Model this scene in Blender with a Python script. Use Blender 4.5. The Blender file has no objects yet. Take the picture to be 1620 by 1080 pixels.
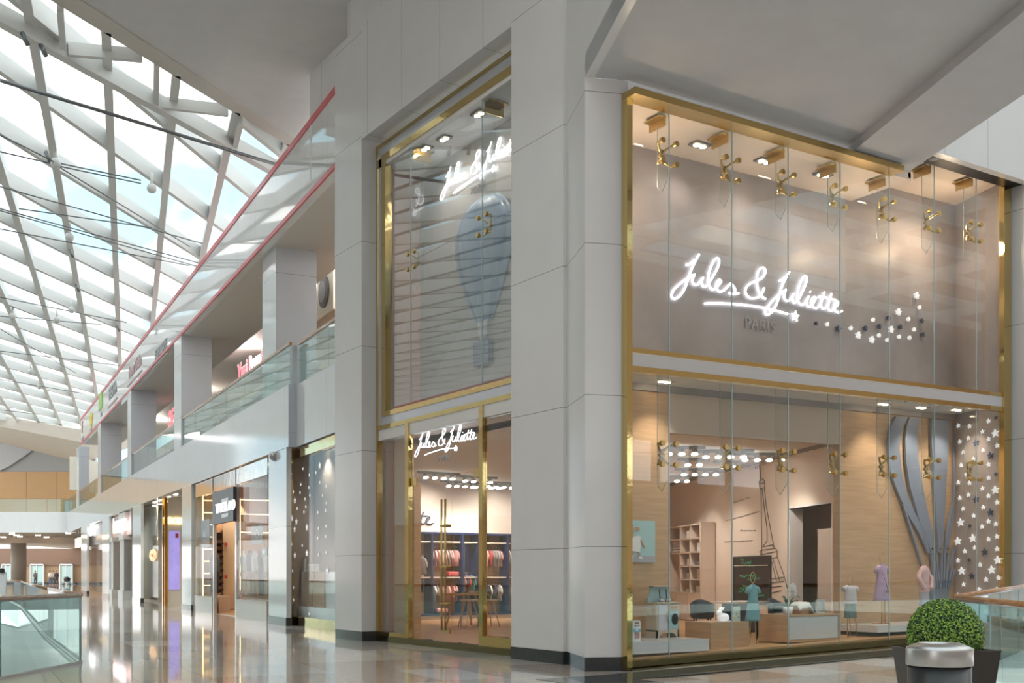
import bpy, bmesh, math, random
from mathutils import Vector, Matrix
from mathutils.geometry import tessellate_polygon
random.seed(7)
PI = math.pi
C = bpy.context.scene.collection
sc = bpy.context.scene

# ------------------------------------------------------------------ camera, world, exposure
F = 1733.0; PX = 810.0; HY = 908.0; EYE = 1.4
CAM = (-10.2106, -12.3047)
BD = (0.83299, 0.55329)            # picture-right seen from above is (BD0, -BD1)
cd = bpy.data.cameras.new('camera'); cam = bpy.data.objects.new('camera', cd); C.objects.link(cam)
cam.location = (CAM[0], CAM[1], EYE)
cam.rotation_euler = (PI / 2, 0, -math.atan2(BD[1], BD[0]))
cd.sensor_width = 36; cd.lens = F / 1620 * 36; cd.shift_y = (HY - 540) / 1620
cd.clip_end = 600; cd.clip_start = 0.05
sc.camera = cam
W = bpy.data.worlds.new('World'); sc.world = W; W.use_nodes = True
nt = W.node_tree; bgn = nt.nodes['Background']
tc = nt.nodes.new('ShaderNodeTexCoord'); sx = nt.nodes.new('ShaderNodeSeparateXYZ'); rp = nt.nodes.new('ShaderNodeValToRGB')
nz = nt.nodes.new('ShaderNodeTexNoise'); nz.inputs['Scale'].default_value = 5.0; nz.inputs['Detail'].default_value = 4
mixw = nt.nodes.new('ShaderNodeMix'); mixw.data_type = 'RGBA'
cr2 = nt.nodes.new('ShaderNodeValToRGB'); cr2.color_ramp.elements[0].position = .45; cr2.color_ramp.elements[1].position = .6
nt.links.new(tc.outputs['Generated'], sx.inputs[0]); nt.links.new(sx.outputs['Z'], rp.inputs[0])
nt.links.new(tc.outputs['Generated'], nz.inputs['Vector']); nt.links.new(nz.outputs['Fac'], cr2.inputs[0])
rp.color_ramp.elements[0].position = 0.0; rp.color_ramp.elements[0].color = (.50, .50, .50, 1)
rp.color_ramp.elements[1].position = .12; rp.color_ramp.elements[1].color = (.25, .39, .45, 1)
nt.links.new(cr2.outputs['Color'], mixw.inputs['Factor']); nt.links.new(rp.outputs['Color'], mixw.inputs['A'])
mixw.inputs['B'].default_value = (.90, .87, .84, 1)
nt.links.new(mixw.outputs['Result'], bgn.inputs['Color']); bgn.inputs['Strength'].default_value = 1.9
sc.view_settings.view_transform = 'Standard'; sc.view_settings.look = 'None'; sc.view_settings.gamma = 1
sc.view_settings.use_curve_mapping = False; sc.view_settings.exposure = 0.85
sc.cycles.transparent_max_bounces = 32; sc.cycles.max_bounces = 10; sc.cycles.diffuse_bounces = 5
sc.cycles.sample_clamp_indirect = 4.0; sc.cycles.caustics_reflective = False; sc.cycles.caustics_refractive = False

# ------------------------------------------------------------------ picture point -> place on a wall or floor
def ray(px):
    c = (px - PX) / F
    return (c * BD[0] + BD[1], -c * BD[1] + BD[0])
def onz(px, py, z):
    d = (EYE - z) * F / (py - HY); r = ray(px); return (CAM[0] + r[0] * d, CAM[1] + r[1] * d, z)
def onu(px, py, u):
    r = ray(px); d = (u - CAM[0]) / r[0]; return (u, CAM[1] + r[1] * d, EYE + (HY - py) / F * d)
def onv(px, py, v):
    r = ray(px); d = (v - CAM[1]) / r[1]; return (CAM[0] + r[0] * d, v, EYE + (HY - py) / F * d)
def ond(px, py, d):
    r = ray(px); return (CAM[0] + r[0] * d, CAM[1] + r[1] * d, EYE + (HY - py) / F * d)
def onl(px, py, P, D):
    r = ray(px); det = -r[0] * D[1] + D[0] * r[1]; bx = P[0] - CAM[0]; by = P[1] - CAM[1]
    d = (-bx * D[1] + D[0] * by) / det; t = (r[0] * by - r[1] * bx) / det
    return t, EYE + (HY - py) / F * d, (CAM[0] + r[0] * d, CAM[1] + r[1] * d)
K = 0.0192                          # the shop front runs up a gentle slope
def sl(u): return K * max(0.0, u)

# ------------------------------------------------------------------ materials
MATS = {}
def mat(name, col=(.8, .8, .8), rough=.5, metal=0.0, emis=0, ecol=None, spec=.5, coat=0.0, noise=0.0, nscale=8.0, bump=0.0, stretch=None, trans=0.0):
    if name in MATS: return MATS[name]
    m = bpy.data.materials.new(name); m.use_nodes = True; t = m.node_tree; b = t.nodes['Principled BSDF']
    b.inputs['Base Color'].default_value = (*col, 1); b.inputs['Roughness'].default_value = rough
    b.inputs['Metallic'].default_value = metal; b.inputs['Specular IOR Level'].default_value = spec
    b.inputs['Coat Weight'].default_value = coat; b.inputs['Coat Roughness'].default_value = .03
    if trans: b.inputs['Transmission Weight'].default_value = trans
    if emis:
        b.inputs['Emission Color'].default_value = (*(ecol or col), 1); b.inputs['Emission Strength'].default_value = emis * .75
    if noise or bump:
        c = t.nodes.new('ShaderNodeTexCoord'); n = t.nodes.new('ShaderNodeTexNoise')
        n.inputs['Scale'].default_value = nscale; n.inputs['Detail'].default_value = 6
        if stretch:
            mp = t.nodes.new('ShaderNodeMapping'); mp.inputs['Scale'].default_value = stretch
            t.links.new(c.outputs['Object'], mp.inputs[0]); t.links.new(mp.outputs[0], n.inputs['Vector'])
        else: t.links.new(c.outputs['Object'], n.inputs['Vector'])
        if noise:
            r = t.nodes.new('ShaderNodeValToRGB'); r.color_ramp.elements[0].position = .3; r.color_ramp.elements[1].position = .7
            r.color_ramp.elements[0].color = (*[x * (1 - noise) for x in col], 1); r.color_ramp.elements[1].color = (*[min(1, x * (1 + noise)) for x in col], 1)
            t.links.new(n.outputs['Fac'], r.inputs[0]); t.links.new(r.outputs[0], b.inputs['Base Color'])
        if bump:
            bp = t.nodes.new('ShaderNodeBump'); bp.inputs['Strength'].default_value = bump; bp.inputs['Distance'].default_value = .05
            t.links.new(n.outputs['Fac'], bp.inputs['Height']); t.links.new(bp.outputs[0], b.inputs['Normal'])
    MATS[name] = m; return m
def glass(name, tint=(1, 1, 1), base=.05, k=.9, wave=0.0):
    m = bpy.data.materials.new(name); m.use_nodes = True; t = m.node_tree; t.nodes.clear()
    o = t.nodes.new('ShaderNodeOutputMaterial'); mx = t.nodes.new('ShaderNodeMixShader')
    tr = t.nodes.new('ShaderNodeBsdfTransparent'); gl = t.nodes.new('ShaderNodeBsdfGlossy'); gl.inputs['Roughness'].default_value = 0.0
    tr.inputs[0].default_value = (*tint, 1); lw = t.nodes.new('ShaderNodeLayerWeight'); lw.inputs['Blend'].default_value = .5
    p = t.nodes.new('ShaderNodeMath'); p.operation = 'POWER'; p.inputs[1].default_value = 4.0
    a = t.nodes.new('ShaderNodeMath'); a.operation = 'MULTIPLY_ADD'; a.inputs[1].default_value = k; a.inputs[2].default_value = base
    t.links.new(lw.outputs['Facing'], p.inputs[0]); t.links.new(p.outputs[0], a.inputs[0]); t.links.new(a.outputs[0], mx.inputs[0])
    t.links.new(tr.outputs[0], mx.inputs[1]); t.links.new(gl.outputs[0], mx.inputs[2]); t.links.new(mx.outputs[0], o.inputs[0])
    if wave:
        c = t.nodes.new('ShaderNodeTexCoord'); n = t.nodes.new('ShaderNodeTexNoise'); n.inputs['Scale'].default_value = .9
        t.links.new(c.outputs['Object'], n.inputs['Vector']); bp = t.nodes.new('ShaderNodeBump'); bp.inputs['Strength'].default_value = wave
        t.links.new(n.outputs['Fac'], bp.inputs['Height']); t.links.new(bp.outputs[0], gl.inputs['Normal'])
    MATS[name] = m; return m
def panelmat(name, col, rough, zs, z0, hs, h0, axis, wave=0.0, line=.012, spec=.5):
    """stone cladding with dark joints every zs metres of height and hs metres along axis"""
    m = bpy.data.materials.new(name); m.use_nodes = True; t = m.node_tree; b = t.nodes['Principled BSDF']
    b.inputs['Roughness'].default_value = rough; b.inputs['Specular IOR Level'].default_value = spec
    c = t.nodes.new('ShaderNodeTexCoord'); s = t.nodes.new('ShaderNodeSeparateXYZ'); t.links.new(c.outputs['Object'], s.inputs[0])
    def jt(out, sp, off):
        a = t.nodes.new('ShaderNodeMath'); a.operation = 'SUBTRACT'; a.inputs[1].default_value = off; t.links.new(out, a.inputs[0])
        w = t.nodes.new('ShaderNodeMath'); w.operation = 'PINGPONG'; w.inputs[1].default_value = sp / 2; t.links.new(a.outputs[0], w.inputs[0])
        l = t.nodes.new('ShaderNodeMath'); l.operation = 'LESS_THAN'; l.inputs[1].default_value = line / 2; t.links.new(w.outputs[0], l.inputs[0]); return l.outputs[0]
    f = jt(s.outputs['Z'], zs, z0)
    if hs:
        g = jt(s.outputs[axis], hs, h0); mx = t.nodes.new('ShaderNodeMath'); mx.operation = 'MAXIMUM'
        t.links.new(f, mx.inputs[0]); t.links.new(g, mx.inputs[1]); f = mx.outputs[0]
    n = t.nodes.new('ShaderNodeTexNoise'); n.inputs['Scale'].default_value = 1.5; n.inputs['Detail'].default_value = 8; t.links.new(c.outputs['Object'], n.inputs['Vector'])
    r = t.nodes.new('ShaderNodeValToRGB'); r.color_ramp.elements[0].color = (*[x * .95 for x in col], 1); r.color_ramp.elements[1].color = (*[min(1, x * 1.04) for x in col], 1)
    t.links.new(n.outputs['Fac'], r.inputs[0]); q = t.nodes.new('ShaderNodeMix'); q.data_type = 'RGBA'
    t.links.new(f, q.inputs['Factor']); t.links.new(r.outputs[0], q.inputs['A']); q.inputs['B'].default_value = (*[x * .45 for x in col], 1)
    t.links.new(q.outputs['Result'], b.inputs['Base Color'])
    if wave:
        n2 = t.nodes.new('ShaderNodeTexNoise'); n2.inputs['Scale'].default_value = 1.1; t.links.new(c.outputs['Object'], n2.inputs['Vector'])
        bp = t.nodes.new('ShaderNodeBump'); bp.inputs['Strength'].default_value = wave; t.links.new(n2.outputs['Fac'], bp.inputs['Height']); t.links.new(bp.outputs[0], b.inputs['Normal'])
    MATS[name] = m; return m
def floormat():
    m = bpy.data.materials.new('polished_granite'); m.use_nodes = True; t = m.node_tree; b = t.nodes['Principled BSDF']
    c = t.nodes.new('ShaderNodeTexCoord'); mp = t.nodes.new('ShaderNodeMapping'); mp.inputs['Rotation'].default_value = (0, 0, .12)
    t.links.new(c.outputs['Object'], mp.inputs[0])
    def cells(size, off):
        a = t.nodes.new('ShaderNodeVectorMath'); a.operation = 'ADD'; a.inputs[1].default_value = (off, off * .7, 0); t.links.new(mp.outputs[0], a.inputs[0])
        d = t.nodes.new('ShaderNodeVectorMath'); d.operation = 'DIVIDE'; d.inputs[1].default_value = (size[0], size[1], 1e6); t.links.new(a.outputs[0], d.inputs[0])
        f = t.nodes.new('ShaderNodeVectorMath'); f.operation = 'FLOOR'; t.links.new(d.outputs[0], f.inputs[0])
        w = t.nodes.new('ShaderNodeTexWhiteNoise'); w.noise_dimensions = '2D'; t.links.new(f.outputs[0], w.inputs['Vector']); return w.outputs['Value'], d
    v, d = cells((.9, 1.8), .3)
    r = t.nodes.new('ShaderNodeValToRGB'); r.color_ramp.interpolation = 'CONSTANT'
    e = r.color_ramp.elements; e[0].position = 0; e[0].color = (.66, .61, .56, 1); e[1].position = .4; e[1].color = (.58, .48, .40, 1)
    for p, cc in ((.62, (.72, .66, .57)), (.82, (.50, .49, .48)), (.93, (.80, .77, .73))):
        x = e.new(p); x.color = (*cc, 1)
    t.links.new(v, r.inputs[0])
    sp = t.nodes.new('ShaderNodeTexNoise'); sp.inputs['Scale'].default_value = 55; sp.inputs['Detail'].default_value = 3; t.links.new(c.outputs['Object'], sp.inputs['Vector'])
    sr = t.nodes.new('ShaderNodeMapRange'); sr.inputs['From Min'].default_value = .3; sr.inputs['From Max'].default_value = .7; sr.inputs['To Min'].default_value = .75; sr.inputs['To Max'].default_value = 1.25
    t.links.new(sp.outputs['Fac'], sr.inputs['Value'])
    mu = t.nodes.new('ShaderNodeVectorMath'); mu.operation = 'SCALE'; t.links.new(r.outputs[0], mu.inputs[0]); t.links.new(sr.outputs[0], mu.inputs['Scale'])
    # grout
    fr = t.nodes.new('ShaderNodeVectorMath'); fr.operation = 'FRACTION'; t.links.new(d.outputs[0], fr.inputs[0])
    s = t.nodes.new('ShaderNodeSeparateXYZ'); t.links.new(fr.outputs[0], s.inputs[0])
    l1 = t.nodes.new('ShaderNodeMath'); l1.operation = 'LESS_THAN'; l1.inputs[1].default_value = .009; t.links.new(s.outputs['X'], l1.inputs[0])
    l2 = t.nodes.new('ShaderNodeMath'); l2.operation = 'LESS_THAN'; l2.inputs[1].default_value = .0045; t.links.new(s.outputs['Y'], l2.inputs[0])
    l3 = t.nodes.new('ShaderNodeMath'); l3.operation = 'MAXIMUM'; t.links.new(l1.outputs[0], l3.inputs[0]); t.links.new(l2.outputs[0], l3.inputs[1])
    q = t.nodes.new('ShaderNodeMix'); q.data_type = 'RGBA'; t.links.new(l3.outputs[0], q.inputs['Factor']); t.links.new(mu.outputs[0], q.inputs['A']); q.inputs['B'].default_value = (.12, .11, .10, 1)
    t.links.new(q.outputs['Result'], b.inputs['Base Color'])
    b.inputs['Roughness'].default_value = .05; b.inputs['Specular IOR Level'].default_value = .28; b.inputs['Coat Roughness'].default_value = .02
    MATS['floor'] = m; return m
def slatmat(name, c1, c2, scale):
    m = mat(name, c1, .5); t = m.node_tree; b = t.nodes['Principled BSDF']
    c = t.nodes.new('ShaderNodeTexCoord'); w = t.nodes.new('ShaderNodeTexWave'); w.inputs['Scale'].default_value = scale; w.bands_direction = 'DIAGONAL'
    r = t.nodes.new('ShaderNodeValToRGB'); r.color_ramp.elements[0].color = (*c1, 1); r.color_ramp.elements[1].color = (*c2, 1)
    t.links.new(c.outputs['Object'], w.inputs['Vector']); t.links.new(w.outputs['Fac'], r.inputs[0]); t.links.new(r.outputs[0], b.inputs['Base Color']); return m

FLOOR = floormat()
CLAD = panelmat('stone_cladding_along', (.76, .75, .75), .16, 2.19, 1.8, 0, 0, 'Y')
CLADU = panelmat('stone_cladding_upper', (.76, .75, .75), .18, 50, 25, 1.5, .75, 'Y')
CLADB = panelmat('stone_cladding_front_darkened', (.56, .555, .555), .3, 50, 25, 1.27, .4, 'X')  # same stone, base colour darkened in place of missing canopy shade
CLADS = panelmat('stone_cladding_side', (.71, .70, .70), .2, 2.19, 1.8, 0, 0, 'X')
WHITE = panelmat('glossy_white_panel', (.72, .745, .755), .07, 60, 30, 3.1, .4, 'Y', wave=.12, spec=.8)
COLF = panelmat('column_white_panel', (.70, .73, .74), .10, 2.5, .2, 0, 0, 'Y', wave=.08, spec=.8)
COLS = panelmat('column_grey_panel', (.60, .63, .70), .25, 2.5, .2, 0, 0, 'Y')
SOFF = mat('grey_ceiling_paint', (.66, .65, .64), .7, noise=.03, nscale=2)
SOFFB = mat('grey_canopy_panel', (.52, .52, .53), .7, noise=.03, nscale=2)
CEILW = mat('white_ceiling_paint', (.80, .78, .75), .6)
TAUPE = mat('taupe_soffit', (.60, .57, .53), .5)
DARK = mat('dark_granite_skirting', (.035, .04, .045), .12, spec=.7, noise=.3, nscale=60)
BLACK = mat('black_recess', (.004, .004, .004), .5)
GOLD = mat('polished_brass', (.66, .50, .22), .07, 1.0, noise=0, bump=.10, nscale=1.6)
GOLDM = mat('satin_brass', (.55, .40, .17), .28, 1.0)
SILV = mat('brushed_silver_band', (.62, .63, .66), .18, .5)
GLS = glass('shop_glass', (.97, .985, .98), .045, .7, wave=.02)
GLS2 = glass('gallery_shop_glass', (.97, .985, .98), .03, .28, wave=.02)
GLSA = glass('entrance_glass', (.97, .985, .98), .085, .8, wave=.03)
GEDGE = mat('glass_edge', (.35, .48, .50), .1, spec=.8)
GRAIL = glass('railing_glass', (.80, .92, .90), .08, .7, wave=.12)
GROOF = glass('roof_glass', (.99, .98, .97), .03, .3)
WOODR = mat('wood_handrail', (.42, .20, .07), .25, coat=.5, noise=.25, nscale=6, stretch=(1, 1, 8))
OAK = mat('oak_veneer', (.56, .37, .22), .35, noise=.10, nscale=3, stretch=(.6, .6, 9))
OAKV = mat('oak_veneer_warm', (.66, .36, .15), .35, noise=.12, nscale=3, stretch=(.6, .6, 9))
WOODW = mat('far_wood_wall', (.62, .36, .15), .4, noise=.1, nscale=1.2)
OFLOOR = mat('oak_floor', (.62, .37, .18), .28, noise=.10, nscale=2.5, stretch=(1, 8, 1))
PLAST = mat('venetian_plaster', (.315, .29, .295), .38, noise=.16, nscale=1.3)
PINKW = mat('warm_painted_wall', (.80, .70, .63), .6)
CREAM = mat('cream_wall', (.78, .72, .62), .5)
STARW = mat('grey_star_wallpaper', (.50, .44, .41), .4)
BWHITE = mat('display_white_lacquer', (.80, .80, .82), .15)
BLUEG = mat('blue_grey_lacquer', (.22, .27, .36), .35)
NAVY = mat('navy_lacquer', (.015, .03, .11), .3)
LIT = mat('lit_white_letter', (1, 1, 1), .4, emis=2.4, ecol=(.90, .92, 1.0))
BULB = mat('warm_lamp_glow', (1, .9, .75), .4, emis=14, ecol=(1, .78, .52))
BULBW = mat('white_lamp_glow', (1, 1, 1), .4, emis=10, ecol=(1, .93, .8))
STRIP = mat('warm_strip_glow', (1, .7, .3), .4, emis=3.5, ecol=(1, .62, .25))
REDM = mat('red_stripe', (.70, .10, .12), .3)
STEEL = mat('roof_steel_white', (.70, .70, .68), .4)
STEELD = mat('steel_rod', (.20, .21, .22), .4, .6)
FIXT = mat('grey_light_fitting', (.18, .18, .19), .5)
LETW = mat('white_letter', (.88, .88, .9), .4)
LETG = mat('grey_letter', (.36, .35, .37), .5)
BRSH = mat('brushed_steel', (.46, .455, .45), .33, 1.0, noise=0, bump=.02, nscale=40, stretch=(30, 30, .2))
BLK = mat('black_metal', (.02, .02, .022), .35)

# ------------------------------------------------------------------ mesh builder
class MB:
    def __init__(s, frame=None):
        s.v = []; s.f = []; s.sm = []; s.fr = frame
    def pt(s, p):
        if s.fr:
            O, D, N = s.fr; x, y, z = p
            return (O[0] + D[0] * x + N[0] * y, O[1] + D[1] * x + N[1] * y, z)
        return tuple(p)
    def add(s, vs, fs, smooth=False):
        n = len(s.v); s.v += [s.pt(p) for p in vs]; s.f += [tuple(i + n for i in f) for f in fs]; s.sm += [smooth] * len(fs); return s
    def box(s, a, b, k=0.0):
        x0, y0, z0 = a; x1, y1, z1 = b
        g = lambda x, z: z + k * max(0.0, x)
        vs = [(x, y, g(x, z)) for z in (z0, z1) for x, y in ((x0, y0), (x1, y0), (x1, y1), (x0, y1))]
        return s.add(vs, [(0, 3, 2, 1), (4, 5, 6, 7), (0, 1, 5, 4), (1, 2, 6, 5), (2, 3, 7, 6), (3, 0, 4, 7)])
    def prism(s, pts, z0, z1, k=0.0):
        n = len(pts); g = lambda p, z: (p[0], p[1], z + k * max(0.0, p[0]))
        vs = [g(p, z0) for p in pts] + [g(p, z1) for p in pts]
        return s.add(vs, [tuple(reversed(range(n))), tuple(range(n, 2 * n))] + [(i, (i + 1) % n, n + (i + 1) % n, n + i) for i in range(n)])
    def plate(s, pts, dirv):                                # extrude a polygon given in 3-D along dirv
        n = len(pts); vs = list(pts) + [tuple(p[i] + dirv[i] for i in range(3)) for p in pts]
        tri = tessellate_polygon([[Vector(p) for p in pts]])
        fs = [tuple(t) for t in tri] + [tuple(n + i for i in reversed(t)) for t in tri]
        return s.add(vs, fs + [(i, (i + 1) % n, n + (i + 1) % n, n + i) for i in range(n)])
    def quad(s, *p): return s.add(p, [(0, 1, 2, 3)])
    def tube(s, path, r, n=8, closed=False, caps=True, smooth=True):
        P = [Vector(p) for p in path]; R = r if isinstance(r, (list, tuple)) else [r] * len(P); vs = []; fs = []; m = len(P)
        up = None
        for i, p in enumerate(P):
            a = P[(i - 1) % m] if (closed or i > 0) else p; b = P[(i + 1) % m] if (closed or i < m - 1) else p
            t = (b - a).normalized() if (b - a).length > 1e-9 else Vector((0, 0, 1))
            if up is None: up = Vector((0, 0, 1)) if abs(t.z) < .9 else Vector((1, 0, 0))
            x = up - t * up.dot(t)
            if x.length < 1e-5: x = t.orthogonal()
            x.normalize(); up = x; y = t.cross(x)
            for j in range(n):
                q = 2 * PI * j / n; vs.append(tuple(p + (x * math.cos(q) + y * math.sin(q)) * R[i]))
        mm = m if closed else m - 1
        for i in range(mm):
            for j in range(n):
                a = i * n + j; b = i * n + (j + 1) % n; c2 = ((i + 1) % m) * n
                fs.append((a, b, c2 + (j + 1) % n, c2 + j))
        s.add(vs, fs, smooth)
        if caps and not closed:
            s.f += [tuple(len(s.v) - len(vs) + j for j in reversed(range(n))), tuple(len(s.v) - n + j for j in range(n))]; s.sm += [False, False]
        return s
    def bar(s, a, b, w, h=None):                            # rectangular bar
        a = Vector(a); b = Vector(b); t = (b - a).normalized(); h = h or w
        x = t.cross(Vector((0, 0, 1)))
        if x.length < 1e-4: x = Vector((1, 0, 0))
        x.normalize(); y = x.cross(t)
        vs = [tuple(p + x * i * w / 2 + y * j * h / 2) for p in (a, b) for i, j in ((-1, -1), (1, -1), (1, 1), (-1, 1))]
        return s.add(vs, [(0, 3, 2, 1), (4, 5, 6, 7), (0, 1, 5, 4), (1, 2, 6, 5), (2, 3, 7, 6), (3, 0, 4, 7)])
    def loft(s, rings, n=20, cap=True, smooth=True, c=(0, 0), wob=0.0, wn=0):   # rings: (z, rx, ry[, dx, dy])
        vs = []; fs = []
        for rg in rings:
            z, rx, ry = rg[:3]; dx, dy = (rg[3], rg[4]) if len(rg) > 3 else (0, 0); a = (rg[5] if len(rg) > 5 else wob)
            for j in range(n):
                q = 2 * PI * j / n; f = 1 + (a * math.cos(wn * q) if wn else 0)
                vs.append((c[0] + dx + rx * f * math.cos(q), c[1] + dy + ry * f * math.sin(q), z))
        for i in range(len(rings) - 1):
            for j in range(n): fs.append((i * n + j, i * n + (j + 1) % n, (i + 1) * n + (j + 1) % n, (i + 1) * n + j))
        s.add(vs, fs, smooth)
        if cap:
            b0 = len(s.v) - len(vs); s.f += [tuple(b0 + j for j in reversed(range(n))), tuple(len(s.v) - n + j for j in range(n))]; s.sm += [False, False]
        return s
    def lathe(s, prof, n=24, c=(0, 0), cap=True): return s.loft([(z, r, r) for r, z in prof], n, cap, True, c)
    def disc(s, c, r, nrm, h, n=16):
        nrm = Vector(nrm).normalized(); return s.tube([Vector(c), Vector(c) + nrm * h], r, n, smooth=False)
    def ball(s, c, r, n=12, sq=(1, 1, 1)):
        rg = []; m = n // 2
        vs = [(c[0], c[1], c[2] - r * sq[2])]; fs = []
        for i in range(1, m):
            a = -PI / 2 + PI * i / m
            for j in range(n): q = 2 * PI * j / n; vs.append((c[0] + r * sq[0] * math.cos(a) * math.cos(q), c[1] + r * sq[1] * math.cos(a) * math.sin(q), c[2] + r * sq[2] * math.sin(a)))
        vs.append((c[0], c[1], c[2] + r * sq[2])); T = len(vs) - 1
        for j in range(n): fs.append((0, 1 + (j + 1) % n, 1 + j)); fs.append((T, T - n + j, T - n + (j + 1) % n))
        for i in range(m - 2):
            for j in range(n): a = 1 + i * n + j; b = 1 + i * n + (j + 1) % n; fs.append((a, b, b + n, a + n))
        return s.add(vs, fs, True)
    def build(s, name, m, parent=None, recalc=True, bevel=0, loc=None):
        me = bpy.data.meshes.new(name); me.from_pydata(s.v, [], s.f)
        me.polygons.foreach_set('use_smooth', s.sm); me.update()
        if recalc:
            b = bmesh.new(); b.from_mesh(me); bmesh.ops.recalc_face_normals(b, faces=b.faces); b.to_mesh(me); b.free()
        o = bpy.data.objects.new(name, me); C.objects.link(o)
        if m: me.materials.append(m)
        if loc: o.location = loc
        if parent is not None: o.parent = parent
        if bevel:
            md = o.modifiers.new('bevel', 'BEVEL'); md.width = bevel; md.segments = 2; md.limit_method = 'ANGLE'
        return o
def tag(o, label=None, cat=None, group=None, kind=None):
    if label: o['label'] = label
    if cat: o['category'] = cat
    if group: o['group'] = group
    if kind: o['kind'] = kind
    return o
def thing(name, label, cat, loc=(0, 0, 0), rz=0.0, group=None):
    o = bpy.data.objects.new(name, None); C.objects.link(o); o.location = loc; o.rotation_euler = (0, 0, rz)
    o.empty_display_size = .1; return tag(o, label, cat, group)
def root(name, label, cat, kind='structure', loc=(0, 0, 0)):
    o = bpy.data.objects.new(name, None); C.objects.link(o); o.location = loc; o.empty_display_size = .1
    return tag(o, label, cat, None, kind)
def struct(name, mb, m, label, cat='wall', **kw): return tag(mb.build(name, m, **kw), label, cat, None, 'structure')
def kids(o): return [c for c in bpy.data.objects if c.parent == o]
def copy_tree(o, parent=None, cache=None):
    c = o.copy(); C.objects.link(c)
    if parent is not None: c.parent = parent
    for ch in (cache[o.name] if cache else kids(o)): copy_tree(ch, c)
    return c
def text(name, body, size, m, loc, rz=0.0, parent=None, ext=.01, align='CENTER', rx=PI / 2, sx_=1.0, bold=0.0, spacing=1.0):
    cu = bpy.data.curves.new(name, 'FONT'); cu.body = body; cu.size = size; cu.extrude = ext; cu.align_x = align; cu.align_y = 'CENTER'; cu.offset = bold
    cu.space_character = spacing; cu.resolution_u = 4
    o = bpy.data.objects.new('text_tmp', cu); C.objects.link(o); bpy.context.view_layer.update()
    me = bpy.data.meshes.new_from_object(o.evaluated_get(bpy.context.evaluated_depsgraph_get())); bpy.data.objects.remove(o)
    me.materials.clear(); me.materials.append(m)
    q = bpy.data.objects.new(name, me); C.objects.link(q); q.location = loc; q.rotation_euler = (rx, 0, rz); q.scale = (sx_, 1, 1)
    if parent is not None: q.parent = parent
    return q
def spot_light(name, loc, target, watts, angle=80, col=(1, .85, .68), r=.06, blend=.7):
    l = bpy.data.lights.new(name, 'SPOT'); l.energy = watts * .74; l.spot_size = math.radians(angle); l.spot_blend = blend; l.color = col; l.shadow_soft_size = r
    o = bpy.data.objects.new(name, l); C.objects.link(o); o.location = loc
    o.rotation_euler = (Vector(target) - Vector(loc)).to_track_quat('-Z', 'Y').to_euler(); return o
def point_light(name, loc, watts, col=(1, .87, .72), r=.15):
    l = bpy.data.lights.new(name, 'POINT'); l.energy = watts * .74; l.color = col; l.shadow_soft_size = r
    o = bpy.data.objects.new(name, l); C.objects.link(o); o.location = loc; return o
def star_pts(r, rot=0.0, inner=.45):
    return [((r if i % 2 == 0 else r * inner) * math.sin(rot + PI * i / 5), (r if i % 2 == 0 else r * inner) * math.cos(rot + PI * i / 5)) for i in range(10)]
def smooth_path(pts, n=5):
    out = []
    for i in range(len(pts) - 1):
        p0 = pts[max(0, i - 1)]; p1 = pts[i]; p2 = pts[i + 1]; p3 = pts[min(len(pts) - 1, i + 2)]
        for k in range(n):
            t = k / n; out.append(tuple(.5 * ((2 * p1[d]) + (-p0[d] + p2[d]) * t + (2 * p0[d] - 5 * p1[d] + 4 * p2[d] - p3[d]) * t * t + (-p0[d] + 3 * p1[d] - 3 * p2[d] + p3[d]) * t ** 3) for d in range(len(p1))))
    out.append(pts[-1]); return out

# ------------------------------------------------------------------ daylight comes through the roof; the big structure
GO = (1.22, 16.8); GD = (.1203, .9927); GN = (.9927, -.1203)
def GF(n=0.0): return ((GO[0] + GN[0] * n, GO[1] + GN[1] * n), GD, GN)
def gt(px, py, n=0.0):
    t, z, p = onl(px, py, GF(n)[0], GD); return t, z
WD = (.403, .915); WN = (-.915, .403)

# floor with two wells
K1 = (-6.35, 5.75)
void_l = [K1, (-5.35, 13.5), (-1.5, 40), (1.3, 64), (-14, 66), (-17, 40), (-20, 5), (-15.1, -7.0)]
void_r = [(1.85, -4.05), (.3, -6.0), (3.6, -12), (16, -12), (16, -.9), (9.2, -.9)]
def tess(mb, loops, z):
    L = [[Vector((p[0], p[1], 0)) for p in lp] for lp in loops]; P = [p for lp in L for p in lp]
    zz = z if callable(z) else (lambda p: z)
    mb.add([(p.x, p.y, zz(p)) for p in P], [tuple(t) for t in tessellate_polygon(L)])
fl = MB(); tess(fl, [[(-60, -45), (0, -45), (0, 2), (60, 2), (60, 175), (-60, 175)], void_l], 0.0)
tess(fl, [[(0, -45), (1.8, -4.2), (1.85, -4.05), (9.2, -.9), (60, -.9), (60, 2), (0, 2)]], lambda p: sl(p.x))
tess(fl, [[(0, -45), (30, -45), (3.6, -12), (.3, -6.0), (1.8, -4.2)]], lambda p: sl(p.x))
flo = fl.build('floor', FLOOR, recalc=False)
for p_ in flo.data.polygons:
    if p_.normal.z < 0: p_.flip()
tag(flo, 'polished beige and grey granite concourse floor', 'floor', None, 'structure')
bnd = MB(); bnd.box((-1.9, -3.2, .001), (-.75, -.35, .004)); bnd.box((-.75, -1.1, .001), (9, -.35, .006), k=K)
struct('trim_1', bnd, mat('dark_granite_band', (.10, .11, .115), .05, noise=.2, nscale=50, spec=.8), 'dark granite border strip in the floor before the corner pillar', 'floor border')
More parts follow.
